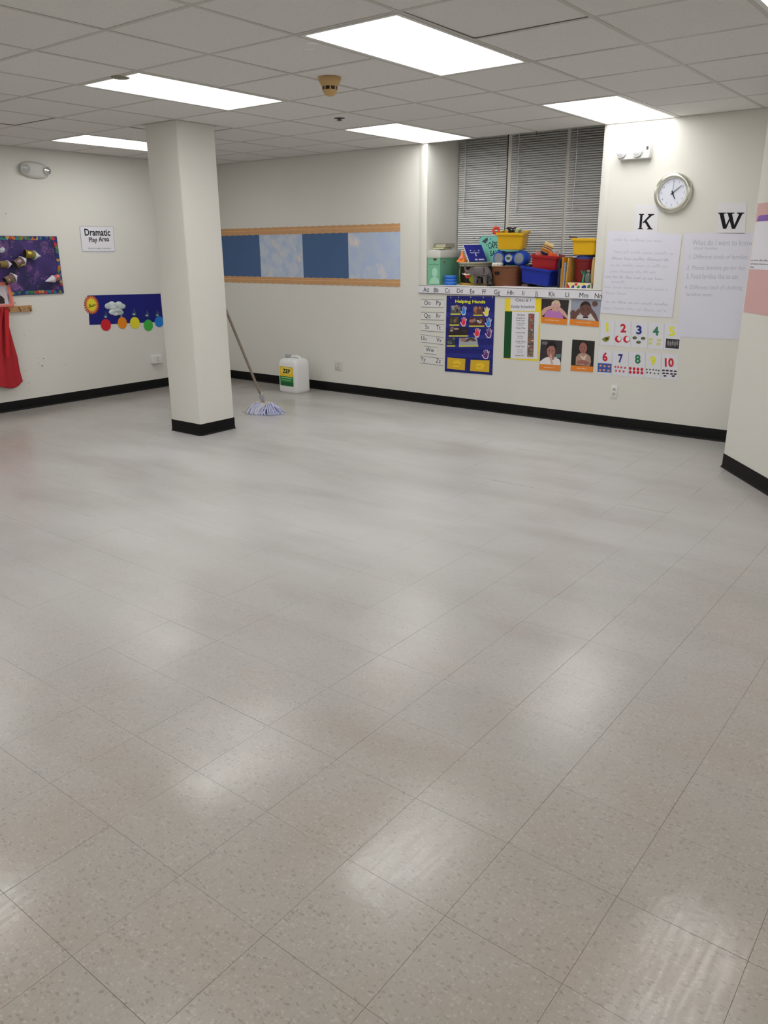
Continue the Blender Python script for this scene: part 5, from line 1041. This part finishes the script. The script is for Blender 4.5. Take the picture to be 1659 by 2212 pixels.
# mop
mb = Vector((2.120,-1.345,.105)); mtp = Vector((2.280,-1.9975,1.262)); md_ = (mtp-mb).normalized()
t = thing('mop','string mop with a blue-white head, its grey handle leaning on the column','mop', T3(2.12,-1.30,0)); o_ = Vector((2.12,-1.30,0))
B().tube([tuple(mb-o_+md_*.02),tuple(mtp-o_)], .0125, wood_material('mop_handle', P(112,102,92), P(140,128,114), (20,20,3)), 12).build('handle', t)
b = B(); c0 = mb-o_; b.tube([tuple(c0+md_*.10),tuple(c0+md_*.02)], .021, M((.5,.5,.5),.35,metal=.5), 12); b.build('socket', t); 
b = B(); b.tube([(c0.x-.075,c0.y-.02,.085),(c0.x,c0.y,.095),(c0.x+.075,c0.y+.02,.085)], [.018,.026,.018], M(P(170,160,140),.7), 10); b.build('clamp', t)
rs = random.Random(3); SA, SB = M(P(172,176,204),.85), M(P(188,186,184),.85); ba, bbm = B(), B()
for k in range(170):
    u = rs.uniform(-1,1); a_ = rs.uniform(0,2*math.pi); Lr = rs.uniform(.10,.19); sx = c0.x+u*.07; sy = c0.y+u*.02; ex_ = sx+Lr*math.cos(a_)*.95; ey_ = sy+Lr*math.sin(a_)*.85; zt = rs.uniform(.006,.016)
    (ba if math.cos(a_) > -.1 else bbm).tube([(sx,sy,.085),(sx+(ex_-sx)*.35,sy+(ey_-sy)*.35,.085+rs.uniform(-.02,.015)),(sx+(ex_-sx)*.75,sy+(ey_-sy)*.75,.045+rs.uniform(-.015,.015)),(ex_,ey_,zt),(ex_+.02*math.cos(a_+1),ey_+.02*math.sin(a_+1),.006)], .0068, SA if math.cos(a_) > -.1 else SB, 6)
for q in (ba, bbm): q.build('strands', t)['kind'] = 'stuff'

# ================================================================== CEILING DEVICES
t = thing('smoke_detector','yellowed beige ceiling smoke detector with a dark band','smoke detector', T3(4.382,-2.819,ZC)); BG = M(P(172,142,96),.5); t.scale = (1,1,.82)
B().lathe([(.066,.001),(.068,-.010),(.060,-.030),(.052,-.050),(.046,-.058)], BG, seg=32).build('base', t); B().lathe([(.042,-.056),(.042,-.080)], M((.02,.016,.012),.6), seg=28).build('dark_band', t)
for k in range(8): a_ = 2*math.pi*k/8; B().box(.0405*math.cos(a_)-.004,.0405*math.sin(a_)-.004,-.081,.0405*math.cos(a_)+.004,.0405*math.sin(a_)+.004,-.056,BG).build('rib', t, smooth=False)
B().lathe([(.044,-.080),(.043,-.088),(.032,-.108),(.016,-.118),(.001,-.119)], BG, seg=28).build('cap', t)
t = thing('sprinkler_cover','round grey-beige sprinkler cover plate beside the ceiling light','sprinkler', T3(3.452,-3.600,ZC+.0015)); B().lathe([(.054,0),(.054,-.003),(.050,-.0055),(.001,-.007)], M(P(120,116,104),.6), seg=32).build('plate', t); B().lathe([(.046,.0004),(.046,-.0012)], M((.05,.05,.05)), seg=24).build('collar', t)
t = thing('ceiling_sprinkler','small dark sprinkler head in the ceiling near the window wall','sprinkler', T3(3.449,-1.649,ZC+.0015)); DM = M((.10,.095,.09),.4,metal=.6); t.scale = (1,1,.5); B().lathe([(.042,0),(.042,-.003),(.030,-.008),(.014,-.010),(.012,-.026)], DM, seg=24).build('escutcheon', t); B().lathe([(.003,-.026),(.022,-.034),(.022,-.036),(.001,-.037)], DM, seg=16).build('deflector', t)
for q in (-1,1): B().tube([(q*.010,0,-.022),(q*.014,0,-.030),(q*.004,0,-.0345)], .002, DM, 6).build('frame_arm', t)
for k,(px,py,w_,h_,lab) in enumerate(((677,93,.062,.050,'larger white paper sticker on the ceiling tile beside the light panel'),(667,106,.056,.022,'narrow white paper sticker on the ceiling tile beside the light panel'))):
    p = hit(px,py,2,ZC); o = tag(B().loft([ring3(rrect(w_,h_,.003,2),z) for z in (.0006,-.0006)], M((.86,.86,.86),.5)).build('ceiling_sticker', None, T3(p.x,p.y,ZC+.0008) @ Matrix.Rotation(.5,4,'Z')), lab, 'sticker', 'ceiling stickers')
p = hit(1153,282,2,ZC); t = thing('wire_clip','short dark wire clip hanging from the ceiling edge above the blinds','clip', T3(p.x,-.030,ZC)); B().tube([(0,0,.0),(.002,0,-.018),(-.002,0,-.032)], .0022, M((.05,.05,.05),.5), 6).build('wire', t); B().lathe([(.005,0),(.004,-.004)], M((.1,.1,.1),.5), seg=10).build('button', t)
